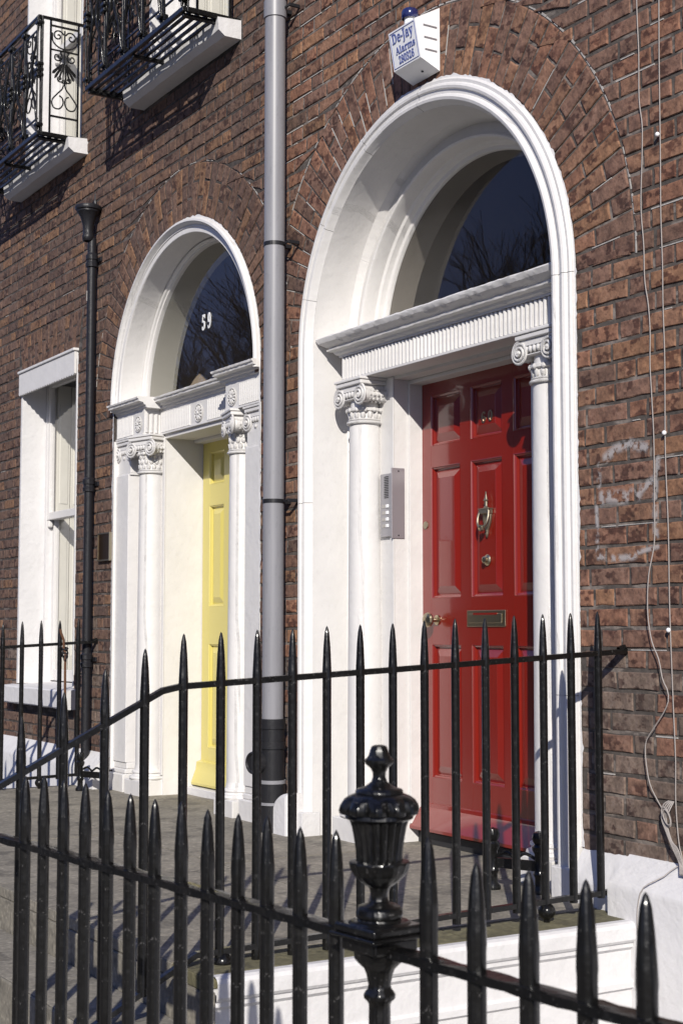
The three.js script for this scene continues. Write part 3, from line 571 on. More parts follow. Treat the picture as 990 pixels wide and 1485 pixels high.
  for (const [a, b] of cols) for (const [c, d] of [[.27, .465], [1.115, 1.345], [1.985, 2.115], [2.325, 2.385]]) fr.push(B(a, b, c, d, dz - .045, dz - .0004));
  mesh('leaf', fr, m, door);
  for (const [a, b] of cols) for (const [c, d] of rowsY) mesh('panel', panelGeo(a, b, c, d, dz), m, door);
  mesh('weather_board', [extrudeX([[dz, .385], [dz + .03, .375], [dz + .036, .325], [dz + .04, .318], [dz + .066, .25], [dz + .064, .236], [dz, .236]].reverse(), cx - J + .004, cx + J - .004, 1, 0, .4)], m, door, { label: 'sloping yellow weather board' });
  mesh('threshold', [B(cx - J, cx + J, .165, .225, -.45, -.30, .006)], M.mason, door);
}

// ---------------------------------------------------------------- windows of No. 59
function sashWindow(u, ground) {
  const { x0, x1, y0, y1 } = u, w = grp('window', house59, [(x0 + x1) / 2, y0, 0]), ym = ground ? 2.06 : y0 + 1.05;
  mesh('reveal', [B(x0 + .001, x0 + .035, y0, y1, -.20, .004, .004), B(x1 - .022, x1 - .001, y0, y1, -.20, .002, .004), B(x0 + .036, x1 - .023, y1 - .03, y1 - .001, -.20, -.002), B(x0 + .0355, x0 + .07, y0, y1 - .03, -.28, -.185, .005), B(x1 - .055, x1 - .0225, y0, y1 - .03, -.28, -.185, .005)], M.mason, w);
  const fx0 = x0 + .0705, fx1 = x1 - .0555, sash = (a, b, z, bt) => [B(fx0, fx0 + .045, a, b, z - .04, z, .004), B(fx1 - .045, fx1, a, b, z - .04, z, .004), B(fx0 + .0455, fx1 - .0455, a, a + bt, z - .04, z - .001, .004), B(fx0 + .0455, fx1 - .0455, b - .05, b, z - .04, z - .001, .004)];
  mesh('sash', [...sash(ym - .028, y1 - .035, -.19, .056), B(fx0 + .002, fx0 + .040, ym - .085, ym - .029, -.228, -.192, .012), B(fx1 - .040, fx1 - .002, ym - .085, ym - .029, -.228, -.192, .012)], M.white, w);
  mesh('sash', sash(y0 + .02, ym + .024, -.236, .085), M.white, w);
  mesh('pane', [new THREE.PlaneGeometry(fx1 - fx0 - .08, y1 - ym - .05).translate((fx0 + fx1) / 2, (y1 + ym) / 2 - .01, -.211)], M.glass, w);
  mesh('pane', [new THREE.PlaneGeometry(fx1 - fx0 - .08, ym - y0 - .06).translate((fx0 + fx1) / 2, (y0 + ym) / 2 + .03, -.257)], M.glass, w);
  // folded shutters in the splayed box inside
  const sh = []; for (const s of [-1, 1]) for (let k = 0; k < 3; k++) {
    const xa = s < 0 ? x0 + .075 : x1 - .06, zc = -.31 - k * .12, dx = s * (.0 + k * .02);
    for (const g of [B(-.016, .016, y0 + .05, y1 - .06, -.056, .056, .003), B(-.021, .021, y0 + .2, ym - .1, -.036, .036, .004), B(-.021, .021, ym + .1, y1 - .2, -.036, .036, .004)]) { g.rotateY(-s * .15); sh.push(g.translate(xa + dx - s * .0, 0, zc)); }
  }
  mesh('shutter', sh, M.cream, w, { label: 'cream folded inner shutters' });
  mesh('blind', [B(fx0 + .25, fx1 + .03, y0 + .1, y1 - .1, -.75, -.74)], M.cream, w, { label: 'pale inner blind' });
  mesh('room', hallBox(x0 - .4, x1 + .4, y0 - .4, y1 + .2, -3.2, -.345), M.room, w);
  if (ground) {
    mesh('sill', [extrudeX([[-.24, y0 - .14], [.075, y0 - .14], [.085, y0 - .13], [.085, y0 - .022], [.078, y0 - .012], [-.24, y0 + .012]], x0 - .09, x1 + .10, 12, .006, .5)], M.mason, w);
    // blind box with a scalloped lower edge
    const s = new THREE.Shape(), n = 24, a = x0 + .006, b = x1 - .006; s.moveTo(a, y1 + .012); s.lineTo(a, y1 - .145);
    for (let k = 0; k < n; k++) { const xa = a + (b - a) * k / n, xb = a + (b - a) * (k + 1) / n; s.quadraticCurveTo((xa + xb) / 2, y1 - .168, xb, y1 - .145); }
    s.lineTo(b, y1 + .012); s.closePath();
    mesh('pelmet', [new THREE.ExtrudeGeometry(s, { depth: .018, bevelEnabled: false, curveSegments: 5 }).translate(0, 0, .006), B(a - .012, b + .012, y1 + .013, y1 + .034, -.01, .035, .006), B(a + .002, b - .002, y1 - .04, y1 + .012, -.18, .005)], M.white, w, { label: 'white scalloped pelmet across the window head' });
  } else mesh('sill', [extrudeX([[-.24, y0 - .115], [.10, y0 - .115], [.135, y0 - .09], [.14, y0 - .02], [-.24, y0 + .006]], x0 - .085, x1 + .125, 14, .012, .5)], M.mason, w);
}
sashWindow(WIN, true); UP.forEach(u => sashWindow(u, false));

// ---------------------------------------------------------------- balconies
function scroll(cx, cy, r, turns, a0, dir, r1 = .12) { const p = []; const n = Math.ceil(turns * 14); for (let i = 0; i <= n; i++) { const t = i / n, a = a0 + dir * t * turns * 2 * Math.PI, q = r * (1 - (1 - r1) * t); p.push([cx + Math.cos(a) * q, cy + Math.sin(a) * q]); } return p; }
function panelCurves(w, h) {   // one ornamental panel in 2D: scrolls, shell, heart ; origin bottom centre
  const c = [], k = w / .20, add = (pts, r = .0055) => c.push([pts, r]);
  for (const s of [-1, 1]) {
    add(scroll(s * .048 * k, h - .075, .042 * k, 1.3, s > 0 ? Math.PI * .9 : Math.PI * .1, -s));
    add([[s * .09 * k, h - .06], [s * .086 * k, h - .12], [s * .045 * k, h - .155], [0, h - .165]]);
    add(scroll(s * .052 * k, h - .225, .038 * k, 1.2, s > 0 ? Math.PI * .7 : Math.PI * .3, s));
    add([[s * .03 * k, h - .19], [0, h - .165]]);
    for (let q = 0; q < 4; q++) { const a = (.13 + q * .30) * s; add([[s * .01, h - .27], [Math.sin(a) * .06 * k, h - .27 - Math.cos(a) * .07], [Math.sin(a * 1.05) * .095 * k, h - .28 - Math.cos(a) * .115], [Math.sin(a * 1.15) * .09 * k, h - .285 - Math.cos(a) * .128], [Math.sin(a * 1.2) * .05 * k, h - .27 - Math.cos(a) * .08], [s * .006, h - .275]], .0062); }
    add(scroll(s * .032 * k, .335, .026 * k, 1.2, s > 0 ? Math.PI : 0, s));
    add([[0, .335], [s * .012, .27], [s * .05 * k, .225], [s * .088 * k, .17], [s * .075 * k, .125], [s * .035 * k, .12], [s * .008, .155], [s * .012, .2], [s * .035 * k, .215]], .0055);
  }
  add([[0, h - .40], [0, .33]], .006); add([[0, h - .03], [0, h - .09], [0, h - .165], [0, h - .27]], .006);
  return c;
}
function buildBalcony() {
  const x0 = -5.57, x1 = -4.14, y0 = 4.635, zf = .34, H = .815;
  const t = thing('iron_balcony', 'black wrought iron balcony at the first floor window over the plain sash window', 'balcony', [(x0 + x1) / 2, y0, 0], 'wrought iron balconies');
  for (let k = 0; k < 6; k++) mesh('floor_bar', [B(x0, x1, y0 - .024, y0 - .006, .030 + k * .051, .047 + k * .051, .003)], M.iron, t);
  for (const x of [x0 + .02, (x0 + x1) / 2, x1 - .02]) mesh('bearer', [B(x - .012, x + .012, y0 - .052, y0 - .029, 0, zf, .003)], M.iron, t);
  mesh('fascia', [B(x0 - .012, x1 + .012, y0 - .03, y0, zf - .012, zf + .014, .004), B(x1 - .006, x1 + .018, y0 - .03, y0 - .001, -.02, zf - .013, .004), B(x0 - .018, x0 + .006, y0 - .03, y0 - .001, -.02, zf - .013, .004)], M.iron, t);
  mesh('top_rail', [B(x0 - .012, x1 + .012, y0 + H - .012, y0 + H + .01, zf - .012, zf + .014, .004), B(x1 - .004, x1 + .016, y0 + H - .012, y0 + H + .008, -.02, zf - .013, .004), B(x0 - .016, x0 + .004, y0 + H - .012, y0 + H + .008, -.02, zf - .013, .004)], M.iron, t);
  const put = (curves, map) => curves.map(([p, r]) => tube(p.map(([a, b]) => map(a, b)), r, Math.max(10, p.length * 3), 5));
  for (const xs of [x1 + .006, x0 - .006]) {   // side panels
    const map = (a, b) => V(xs, y0 + .06 + b, zf * .47 - a), hh = H - .1;
    const g = put(panelCurves(.20, hh), map);
    for (const s of [-1, 1]) g.push(B(xs - .006, xs + .006, y0, y0 + H - .012, zf * .47 + s * .102 - .006, zf * .47 + s * .102 + .006));
    g.push(B(xs - .006, xs + .006, y0 + .115, y0 + .127, zf * .47 - .096, zf * .47 + .096), B(xs - .006, xs + .006, y0 + H - .055, y0 + H - .043, zf * .47 - .096, zf * .47 + .096), B(xs - .005, xs + .005, y0 + H - .225, y0 + H - .215, zf * .47 - .096, zf * .47 + .096));
    mesh('side_panel', g, M.iron, t, { label: 'iron side panel with scrolls, shell and heart' });
  }
  const n = 5, pw = (x1 - x0) / n;
  for (let i = 0; i <= n; i++) {
    const x = x0 + i * pw, gs = [];
    for (const [a, b] of i === 0 || i === n ? [[-.016, -.016], [.016, -.016], [0, .014]] : [[-.014, 0], [.014, 0]]) gs.push(bar(V(x + a, y0, zf + b), V(x + a, y0 + H, zf + b), .0075, 6));
    for (const yy of [.03, .38, .42, .46, H - .06]) gs.push(B(x - .028, x + .028, y0 + yy, y0 + yy + .026, zf - .026, zf + .026, .008));
    mesh('post', gs, M.iron, t);
  }
  for (let i = 0; i < n; i++) {
    const xm = x0 + (i + .5) * pw; const gs = put(panelCurves(pw * .82, H - .12), (a, b) => V(xm + a, y0 + .07 + b, zf));
    gs.push(B(xm - pw / 2 + .02, xm + pw / 2 - .02, y0 + .09, y0 + .10, zf - .005, zf + .005), B(xm - pw / 2 + .02, xm + pw / 2 - .02, y0 + H - .09, y0 + H - .08, zf - .005, zf + .005));
    for (const s of [-1, 1]) gs.push(tube([V(xm + s * .12, y0 + .02, zf), V(xm + s * .10, y0 + .2, zf + .012), V(xm + s * .03, y0 + .4, zf + .016), V(xm + s * .09, y0 + .6, zf + .012), V(xm + s * .12, y0 + .76, zf)], .009, 24, 5));
    mesh('front_panel', gs, M.iron, t);
  }
  return t;
}
{
  const b1 = buildBalcony(), b2 = b1.clone(); b2.name = uniq('iron_balcony'); b2.position.x += 2.34; b2.position.y += .022; scene.add(b2);
  b2.userData = { ...b1.userData, label: 'black wrought iron balcony above the yellow door, between the two downpipes' };
}

// ---------------------------------------------------------------- pipes and small things on the walls
{
  const px = -1.193, pz = .095, t = thing('soil_pipe', 'large grey plastic soil pipe between the two doors', 'pipe', [px, LAND, pz]);
  mesh('pipe', [cyl(.0545, .0545, 5.6 - .72, px, .72, pz, 32), cyl(.061, .061, .09, px, 4.42, pz, 32)], M.pvc, t);
  for (const y of [4.47, 3.205, 1.86]) mesh('bracket', [cyl(.0575, .0575, .020, px, y - .010, pz, 28), B(px + .05, px + .10, y - .006, y + .006, pz - .034, pz - .026, .002), B(px + .092, px + .104, y - .008, y + .010, .003, pz - .026, .002), B(px - .015, px + .015, y - .01, y + .01, 0, pz - .05)], M.black, t);
  mesh('boot', [cyl(.060, .060, .57, px, LAND - .02, pz, 28), cyl(.066, .066, .05, px, .70, pz, 28), cyl(.067, .067, .035, px, .60, pz, 28), cyl(.064, .064, .10, px, .33, pz, 28), (() => { const g = new THREE.CylinderGeometry(.05, .056, .055, 24); g.rotateX(Math.PI / 2); g.rotateY(.2); return g.translate(px - .02, .53, pz + .075); })(), (() => { const g = new THREE.TorusGeometry(.05, .008, 8, 24); g.rotateY(.2); return g.translate(px - .015, .53, pz + .103); })()], M.black, t, { label: 'black iron boot with round access cover' });
  mesh('collar', [cyl(.0675, .0675, .018, px, .425, pz, 28), cyl(.0675, .0675, .014, px, .318, pz, 28)], M.pvc, t);
  const fs = new THREE.Shape(); fs.moveTo(px + .045, .165); fs.quadraticCurveTo(px + .045, .27, px + .075, .31); fs.quadraticCurveTo(px + .11, .365, px + .19, .37); fs.lineTo(px + .19, .165); fs.closePath();
  mesh('footing', [new THREE.ExtrudeGeometry(fs, { depth: .07, bevelSize: .02, bevelThickness: .03, bevelSegments: 3, curveSegments: 8 }).translate(-.02, 0, .02)], M.mason, t, { label: 'white painted rounded masonry footing' });
}
{
  const px = -3.853, pz = .048, t = thing('rainwater_pipe', 'thin black cast iron rainwater pipe with hopper head', 'pipe', [px, LAND, pz]);
  mesh('pipe', [cyl(.030, .030, 3.75, px, .1, pz, 20)], M.castIron, t);
  mesh('hopper', [lathe([[.030, 0], [.038, .01], [.040, .035], [.034, .05], [.035, .08], [.040, .12], [.054, .165], [.074, .195], [.078, .198], [.078, .208], [.088, .214], [.092, .232], [.088, .240], [.06, .240]], px, 3.83, pz + .03, 16), lathe([[.012, 0], [.016, .02], [.006, .04], [.004, .08], [0, .09]], px + .045, 4.07, pz, 8)], M.castIron, t);
  for (const y of [3.70, 2.17, 1.0]) mesh('collar', [lathe([[.030, 0], [.040, .004], [.041, .03], [.036, .035], [.036, .05], [.041, .055], [.041, .085], [.034, .09], [.03, .1]], px, y - .05, pz, 18), B(px - .07, px + .07, y - .01, y + .02, .0, .012, .003)], M.castIron, t);
  mesh('chip', [B(px - .012, px + .000, 3.42, 3.49, pz + .0285, pz + .031)], M.point, t, { label: 'pale bare chip in the paint' });
}
{
  const t = thing('wall_plaque', 'small dark bronze name plaque beside the rainwater pipe', 'plaque', [-3.66, 1.65, 0]);
  mesh('plate', [B(-3.742, -3.560, 1.662, 1.828, .004, .020, .002)], M.plaque, t); mesh('frame', [B(-3.752, -3.550, 1.652, 1.6615, .002, .0235), B(-3.752, -3.550, 1.8285, 1.838, .002, .0235), B(-3.752, -3.743, 1.662, 1.828, .002, .0235), B(-3.559, -3.550, 1.662, 1.828, .002, .0235)], M.brassDull, t);
}
{ // alarm bell box
  const t = thing('alarm_box', 'white wedge shaped alarm box with blue lamp above the red door', 'alarm box', [.07, 3.70, 0]);
  const x0 = -.036, x1 = .178, P = [V(x0, 3.704, .004), V(x1, 3.704, .004), V(x1, 3.748, .108), V(x0, 3.748, .108), V(x0, 3.996, .004), V(x1, 3.996, .004), V(x1, 3.92, .140), V(x0, 3.92, .140)];
  const q = [[0, 1, 2, 3], [3, 2, 6, 7], [1, 5, 6, 2], [0, 3, 7, 4], [4, 7, 6, 5], [0, 4, 5, 1]], pos = [];
  for (const [a, b, c, d] of q) for (const i of [a, b, c, a, c, d]) pos.push(P[i].x, P[i].y, P[i].z);
  const g = new THREE.BufferGeometry(); g.setAttribute('position', new THREE.Float32BufferAttribute(pos, 3)); g.computeVertexNormals(); mesh('case', [g], M.plastic, t);
  const slots = []; for (const [y, z0, z1] of [[3.90, .02, .095], [3.845, .02, .09], [3.79, .02, .085]]) slots.push(B(x1 - .002, x1 + .0025, y - .0035, y + .0035, z0, z1)); mesh('vent_slot', slots, M.steel, t);
  const fn = V(0, 1, 0).cross(V(0, 0, 1)); const ang = -Math.atan2(.140 - .108, 3.92 - 3.748), mid = V((x0 + x1) / 2, 3.834, .1245);
  const place = g => g.rotateX(-ang).translate(mid.x, mid.y, mid.z);
  const lab = [text('De-Jay', .044, .0012).scale(.86, 1, 1).translate(0, .044, .001), text('Alarms', .031, .0012).scale(.98, 1, 1).translate(.008, -.006, .001), text('280326', .033, .0012).scale(.80, 1.05, 1).translate(.006, -.050, .001)];
  const bw = .097, bh = .078; lab.push(B(-bw, bw, bh, bh + .002, 0, .0015), B(-bw, bw, -bh - .002, -bh, 0, .0015), B(-bw - .002, -bw, -bh, bh, 0, .0015), B(bw, bw + .002, -bh, bh, 0, .0015));
  mesh('lettering', lab.map(place), M.navy, t, { label: 'blue lettering De-Jay Alarms 280326' });
  mesh('lamp_base', [cyl(.026, .026, .05, .06, 3.925, .085, 20)], M.plastic, t); mesh('lamp', [lathe([[.036, 0], [.040, .006], [.039, .034], [.032, .044], [0, .046]], .06, 3.968, .085, 22)], M.blue, t, { label: 'dark blue strobe lamp' });
  mesh('key_hole', [(() => { const c = cyl(.006, .006, .004, 0, 0, 0, 10); return c.translate(.10, 3.717, .045); })()], M.dark, t);
}
{ // door entry panel: face with grille and buttons, cover plate folded round the jamb
  const t = thing('intercom_panel', 'grey metal intercom panel with grille and buttons beside the red door', 'intercom', [-.56, 1.64, -.2]);
  mesh('face_plate', [B(-.640, -.5352, 1.655, 1.965, -.2085, -.201, .002)], M.steel, t);
  mesh('cover_plate', [B(-.5345, -.529, 1.645, 1.990, -.272, -.195, .002)], M.steel, t);
  const gr = []; for (let k = 0; k < 13; k++) gr.push(B(-.602, -.566, 1.845 + k * .0085, 1.849 + k * .0085, -.2012, -.1985)); mesh('grille', gr, M.dark, t);
  for (let k = 0; k < 4; k++) { mesh('button', [B(-.585, -.562, 1.70 + k * .032, 1.717 + k * .032, -.2012, -.195, .003)], M.plastic, t); mesh('name_strip', [B(-.622, -.592, 1.70 + k * .032, 1.717 + k * .032, -.2012, -.199, .001)], M.point, t); }
  const sc = []; for (const y of [1.66, 1.975]) { const s = new THREE.SphereGeometry(.004, 8, 6); sc.push(s.translate(-.528, y, -.235)); } mesh('screw', sc, M.dark, t);
}
{ // cables
  const c1 = [[1.448, 3.70], [1.451, 3.477], [1.456, 3.353], [1.455, 3.163], [1.468, 3.07], [1.466, 2.971], [1.455, 2.757], [1.466, 2.616], [1.469, 2.479], [1.484, 2.396], [1.492, 2.297], [1.489, 2.162], [1.495, 2.047], [1.502, 1.892], [1.499, 1.663], [1.495, 1.511], [1.479, 1.399], [1.470, 1.284], [1.477, 1.21], [1.492, 1.153], [1.523, 1.096], [1.542, 1.023], [1.566, .985], [1.568, .951], [1.55, .917], [1.496, .855], [1.452, .803], [1.446, .771], [1.453, .707], [1.469, .648], [1.493, .591], [1.540, .54]];
  const c2 = [[1.57, 3.70], [1.564, 3.277], [1.562, 2.944], [1.559, 2.711], [1.563, 2.516], [1.562, 2.381], [1.566, 2.188], [1.561, 1.828], [1.569, 1.564], [1.569, 1.283], [1.578, .951], [1.585, .749], [1.583, .583], [1.60, .43], [1.615, .392]];
  const t1 = thing('cable', 'wavy pale cable loosely looped down the brick wall', 'cable', [1.48, .5, .01]);
  mesh('wire', [tube([V(1.449, 5, .008), V(1.449, 4.2, .008), ...c1.map(([x, y], i) => V(x + .01, y, .008 + (y < 1.4 && y > .6 ? .014 : 0)))], .0023, 200, 6)], M.cable, t1);
  const t2 = thing('cable', 'straight pale cable clipped down the brick wall', 'cable', [1.58, .3, .01]);
  mesh('wire', [tube([V(1.57, 5, .006), V(1.57, 4.2, .006), ...c2.map(([x, y]) => V(x + .008, y, .007)), V(1.60, .37, .035), V(1.585, .345, .062), V(1.53, .30, .112), V(1.505, .24, .113), V(1.50, .15, .113), V(1.53, .02, .112), V(1.54, -.4, .112)], .0023, 200, 6)], M.cable, t2);
  for (const [x, y] of [[1.562, 3.008], [1.571, 1.907], [1.575, 1.2]]) mesh('clip', [new THREE.SphereGeometry(.009, 10, 8).scale(1, 1, .9).translate(x, y, .013)], M.plastic, t2);
  const t3 = thing('cable_coil', 'bundle of tied cable ends hanging above the plinth', 'cable', [1.57, .4, .02]), gs = [];
  for (let k = 0; k < 5; k++) { const o = k * .006; gs.push(tube([V(1.562 + o, .60, .012), V(1.545 + o * 1.4, .585 - o, .022 + o * .4), V(1.538 + o, .54, .026), V(1.566 + o, .49 - o, .03), V(1.60 + o, .44, .034), V(1.625 + o, .395 - o, .03), V(1.66 + o, .36, .06)], .0026, 40, 6)); }
  for (let k = 0; k < 2; k++) { const g = new THREE.TorusGeometry(.03 - k * .006, .0026, 6, 22); g.scale(.6, 1.2, 1); g.rotateZ(.5); gs.push(g.translate(1.566 + k * .008, .545, .030 + k * .006)); }
  mesh('wires', gs, M.cable, t3);
}
{ // faded white paint marks on the bricks
  const n = 512, d = new Uint8Array(n * n * 4), W = .42, H = .50, ox = 1.155, oy = 1.43;
  const S = [[[[1.248, 1.850], [1.308, 1.880], [1.383, 1.889], [1.465, 1.866]], .020], [[[1.214, 1.823], [1.206, 1.748]], .014], [[[1.222, 1.712], [1.222, 1.68]], .016], [[[1.262, 1.700], [1.346, 1.692], [1.42, 1.699]], .027], [[[1.42, 1.705], [1.50, 1.742]], .018], [[[1.527, 1.815], [1.520, 1.760]], .016], [[[1.514, 1.74], [1.510, 1.655], [1.511, 1.540]], .016], [[[1.192, 1.666], [1.195, 1.60], [1.192, 1.50]], .011], [[[1.20, 1.478], [1.299, 1.466], [1.40, 1.47]], .014], [[[1.42, 1.485], [1.519, 1.50]], .010]];
  for (let j = 0; j < n; j++) for (let i = 0; i < n; i++) {
    const x = ox + (i + .5) / n * W, y = oy + (j + .5) / n * H; let v = 0;
    for (const [p, w] of S) for (let k = 0; k < p.length - 1; k++) { const [ax, ay] = p[k], [bx, by] = p[k + 1], t = clamp(((x - ax) * (bx - ax) + (y - ay) * (by - ay)) / ((bx - ax) ** 2 + (by - ay) ** 2), 0, 1), ds = Math.hypot(x - ax - (bx - ax) * t, y - ay - (by - ay) * t); v = Math.max(v, sm(w * 1.5, w * .2, ds)); }
    const nn = fbm(i / n, j / n, 20, 24, 201, 5), a = v * clamp(.28 + (nn - .46) * 3.0, 0, .62); const k = (j * n + i) * 4; d[k] = d[k + 1] = d[k + 2] = a * 255; d[k + 3] = 255;
  }
  const t = new THREE.DataTexture(d, n, n); t.magFilter = THREE.LinearFilter; t.needsUpdate = true;
  const g = new THREE.PlaneGeometry(W, H, 1, 1).translate(ox + W / 2, oy + H / 2, .0048);
  mesh('paint_mark', [g], new THREE.MeshStandardMaterial({ color: C(.50, .47, .46), roughness: .95, alphaMap: t, transparent: true }), house60, { uv: true, label: 'faded white paint mark on the bricks' });
}

// ---------------------------------------------------------------- ironwork: landing railings, street fence, boot scrapers
const spear = (r, h, tipH) => lathe([[r, 0], [r, h - tipH - .012], [r * 1.06, h - tipH], [r * 1.02, h - tipH + .02], [r * .80, h - tipH * .42], [r * .55, h - tipH * .16], [r * .25, h - .006], [0, h]], 0, 0, 0, 14);
function landingRailing(x, label) {
  const t = thing('iron_railing', label, 'railing', [x, LAND, 0], 'landing railings');
  const yr = z => z < 1.84 ? 1.122 - .052 * z : 1.0265 - .515 * (z - 1.84), yb = z => z < 1.74 ? .259 - .024 * z : .217 - .515 * (z - 1.74);
  const rail = (f, z0, z1, w, h) => { const rows = []; for (const z of [z0, .6, 1.2, z0 > 0 ? 1.74 : 1.74, 1.80, 1.86, 2.1, z1]) rows.push([[-w, -h], [-w, h], [w, h], [w, -h], [-w, -h]].map(([a, b]) => V(x + a, f(z) + b, z))); return gridGeo(rows, .3); };
  mesh('top_rail', [rail(yr, -.02, 2.42, .012, .0095), tube([V(x, yr(0) + .006, .03), V(x, yr(0) + .016, .0), V(x, yr(0) + .012, -.02)], .011, 8, 6)], M.iron, t);
  mesh('bottom_rail', [rail(yb, .01, 2.42, .011, .009)], M.iron, t);
  const g1 = finish(spear(.0138, 1.03, .135)), g2 = finish(spear(.0145, 1.03, .16));
  for (let k = 0; k < 15; k++) { const z = .129 + .1277 * k; if (z > 2.36) break; at('bar', g2, M.iron, t, x, yr(z) + .158 - 1.03 + rr(-.004, .004), z, rnd() * 6); }
  for (let k = 15; k < 18; k++) at('bar', g1, M.iron, t, x, yr(.129 + .1277 * k) + .165 - 1.03, .129 + .1277 * k, rnd() * 6);
  for (const z of [.38, 1.648]) mesh('foot', [new THREE.SphereGeometry(.031, 18, 14).scale(1, .95, 1).translate(x, yb(z) - .034, z), bar(V(x, yb(z) - .01, z), V(x, LAND - .04, z), .012)], M.iron, t, { label: 'round cast iron foot' });
  mesh('wall_stay', [B(x - .006, x + .006, yr(0) - .012, yr(0) + .016, -.03, .02)], M.iron, t);
  mesh('end_post', [finish(spear(.022, 1.42, .14)).translate(x, -.46, 2.43)], M.iron, t);
  return t;
}
landingRailing(1.331, 'black spear topped railing beside the red door steps');
const rl = landingRailing(-3.797, 'black spear topped railing in front of the sash window sill');
{ const x = -3.79, z = .225, t = thing('iron_rod', 'rusty twisted rod wired to the far railing', 'rod', [x, .2, z]);
  mesh('rod', [tube([V(x, .19, z - .02), V(x, .6, z - .01), V(x + .012, .97, z), V(x + .016, 1.04, z), V(x + .012, 1.08, z + .012), V(x + .018, 1.13, z + .014), V(x + .012, 1.18, z + .032), V(x + .016, 1.205, z + .038)], .0085, 40, 6)], M.rust, t);
  const gs = []; for (let k = 0; k < 5; k++) { const g = new THREE.TorusGeometry(.019, .005, 5, 12); g.rotateY(k * .7); g.rotateX(.4 * k); gs.push(g.translate(x + .012, 1.015 + k * .016, z + .002)); } mesh('wire_binding', gs, M.castIron, t); }
{ // street fence with urn topped newel
  const N = V(3.1915, 0, 2.2757), dx = .9955, dz = -.0951, ry = Math.atan2(-dz, dx);   // local +s runs towards +x
  const t = thing('street_fence', 'black iron street fence with an urn topped newel post', 'fence', [N.x, PAVE, N.z]);
  const rot = g => g.rotateY(ry).translate(N.x, 0, N.z);
  const lump = (s0, s1, y) => { const n = Math.ceil((s1 - s0) / .03), rows = []; for (let i = 0; i <= n; i++) { const s = s0 + (s1 - s0) * i / n; rows.push([[-.021, -.008], [-.020, .007], [-.010, .0095], [.010, .0095], [.020, .007], [.021, -.008], [-.021, -.008]].map(([a, b], j) => V(s, y + b + (fbm(i / 60, j % 6 * .17, 60, 6, 301, 2) - .5) * .0045, a + (fbm(i / 60, j % 6 * .17 + .4, 60, 6, 303, 2) - .5) * .003))); } return gridGeo(rows, .7); };
  mesh('top_rail', [rot(lump(-1.70, -.02, .644))], M.iron, t); mesh('top_rail', [rot(lump(.02, 1.9, .629))], M.iron, t);
  mesh('bottom_rail', [rot(B(-1.70, 1.9, -.31, -.292, -.018, .018))], M.iron, t);
  mesh('kerb_stone', [rot(B(-1.72, 1.92, PAVE, PAVE + .11, -.11, .11, .02))], M.stone, t);
  const gl = finish(spear(.0148, 1.165, .12)), gr = finish(spear(.0165, 1.15, .135));
  const pos = (s) => [N.x + s * dx, N.z + s * dz];
  for (let k = 0; k < 13; k++) { const s = -.133 - .1132 * k - rr(-.004, .004); const [x, z] = pos(s); at('bar', gl, M.iron, t, x, .826 - 1.165 + rr(-.006, .006), z, rnd() * 6); }
  for (let k = 0; k < 10; k++) { const s = .136 + .1248 * k + rr(-.003, .003); const [x, z] = pos(s); at('bar', gr, M.iron, t, x, (k ? .817 : .848) - 1.15 + rr(-.004, .004), z, rnd() * 6); }
  // newel: baluster stem below the rail, reeded urn above
  const np = grp('newel_post', t, [N.x, PAVE, N.z]), k = .000363, Y = c => .993 - (c - 62) * k;
  const prof = (list, mod) => { const rows = []; const na = mod ? 160 : 48; for (const [c, w] of list) { const row = []; for (let i = 0; i <= na; i++) { const a = i / na * 2 * Math.PI, r = w * k * (mod ? mod(c, a) : 1); row.push(V(N.x + Math.cos(a) * r, Y(c), N.z + Math.sin(a) * r)); } rows.push(row); } return gridGeo(rows, .75, true); };
  mesh('urn', [prof([[62, 1], [64, 25], [70, 38], [90, 46], [112, 52], [126, 60], [136, 74], [148, 74], [160, 66], [178, 44], [200, 33], [222, 32], [245, 40], [262, 62], [274, 84], [282, 114], [290, 120], [302, 120], [304, 112]]),
    prof([[300, 100], [306, 130], [318, 160], [336, 186], [360, 202], [384, 208], [398, 203], [404, 190], [405, 160]], (c, a) => 1 - .19 * (1 - Math.abs(Math.cos(a * 5))) * sm(296, 360, c)),
    prof([[404, 168], [412, 172], [424, 170], [430, 160], [438, 148], [470, 137], [520, 128], [570, 120], [610, 116], [634, 116]], (c, a) => 1 - (c > 432 ? .14 : 0) * (1 - Math.abs(Math.cos(a * 9)))),
    prof([[632, 118], [638, 148], [644, 152], [656, 151], [680, 146], [706, 130], [730, 104], [750, 76], [764, 56]], (c, a) => 1 - .07 * (1 - Math.abs(Math.cos(a * 7))) * sm(632, 660, c)),
    prof([[762, 58], [775, 50], [800, 43], [828, 44], [842, 54], [852, 88], [858, 104], [872, 114], [890, 118], [908, 116], [918, 108], [926, 112], [930, 148], [940, 160]])], M.iron, np, { label: 'reeded black urn finial' });
  const rs = (a, y0, y1) => rot(B(-a, a, y0, y1, -a, a, .006));
  mesh('cap_block', [rs(.060, Y(985), Y(938)), rs(.066, Y(1002), Y(984)), rs(.050, Y(1075), Y(1001))], M.iron, np);
  mesh('stem', [prof([[1070, 128], [1110, 126], [1130, 110], [1160, 78], [1190, 66], [1240, 56], [1262, 60], [1275, 72], [1290, 80], [1305, 78], [1320, 62], [1335, 54], [1360, 54], [1500, 55], [2200, 56], [2500, 60], [2600, 72], [2700, 90], [3400, 92], [3900, 92]])], M.iron, np);
}
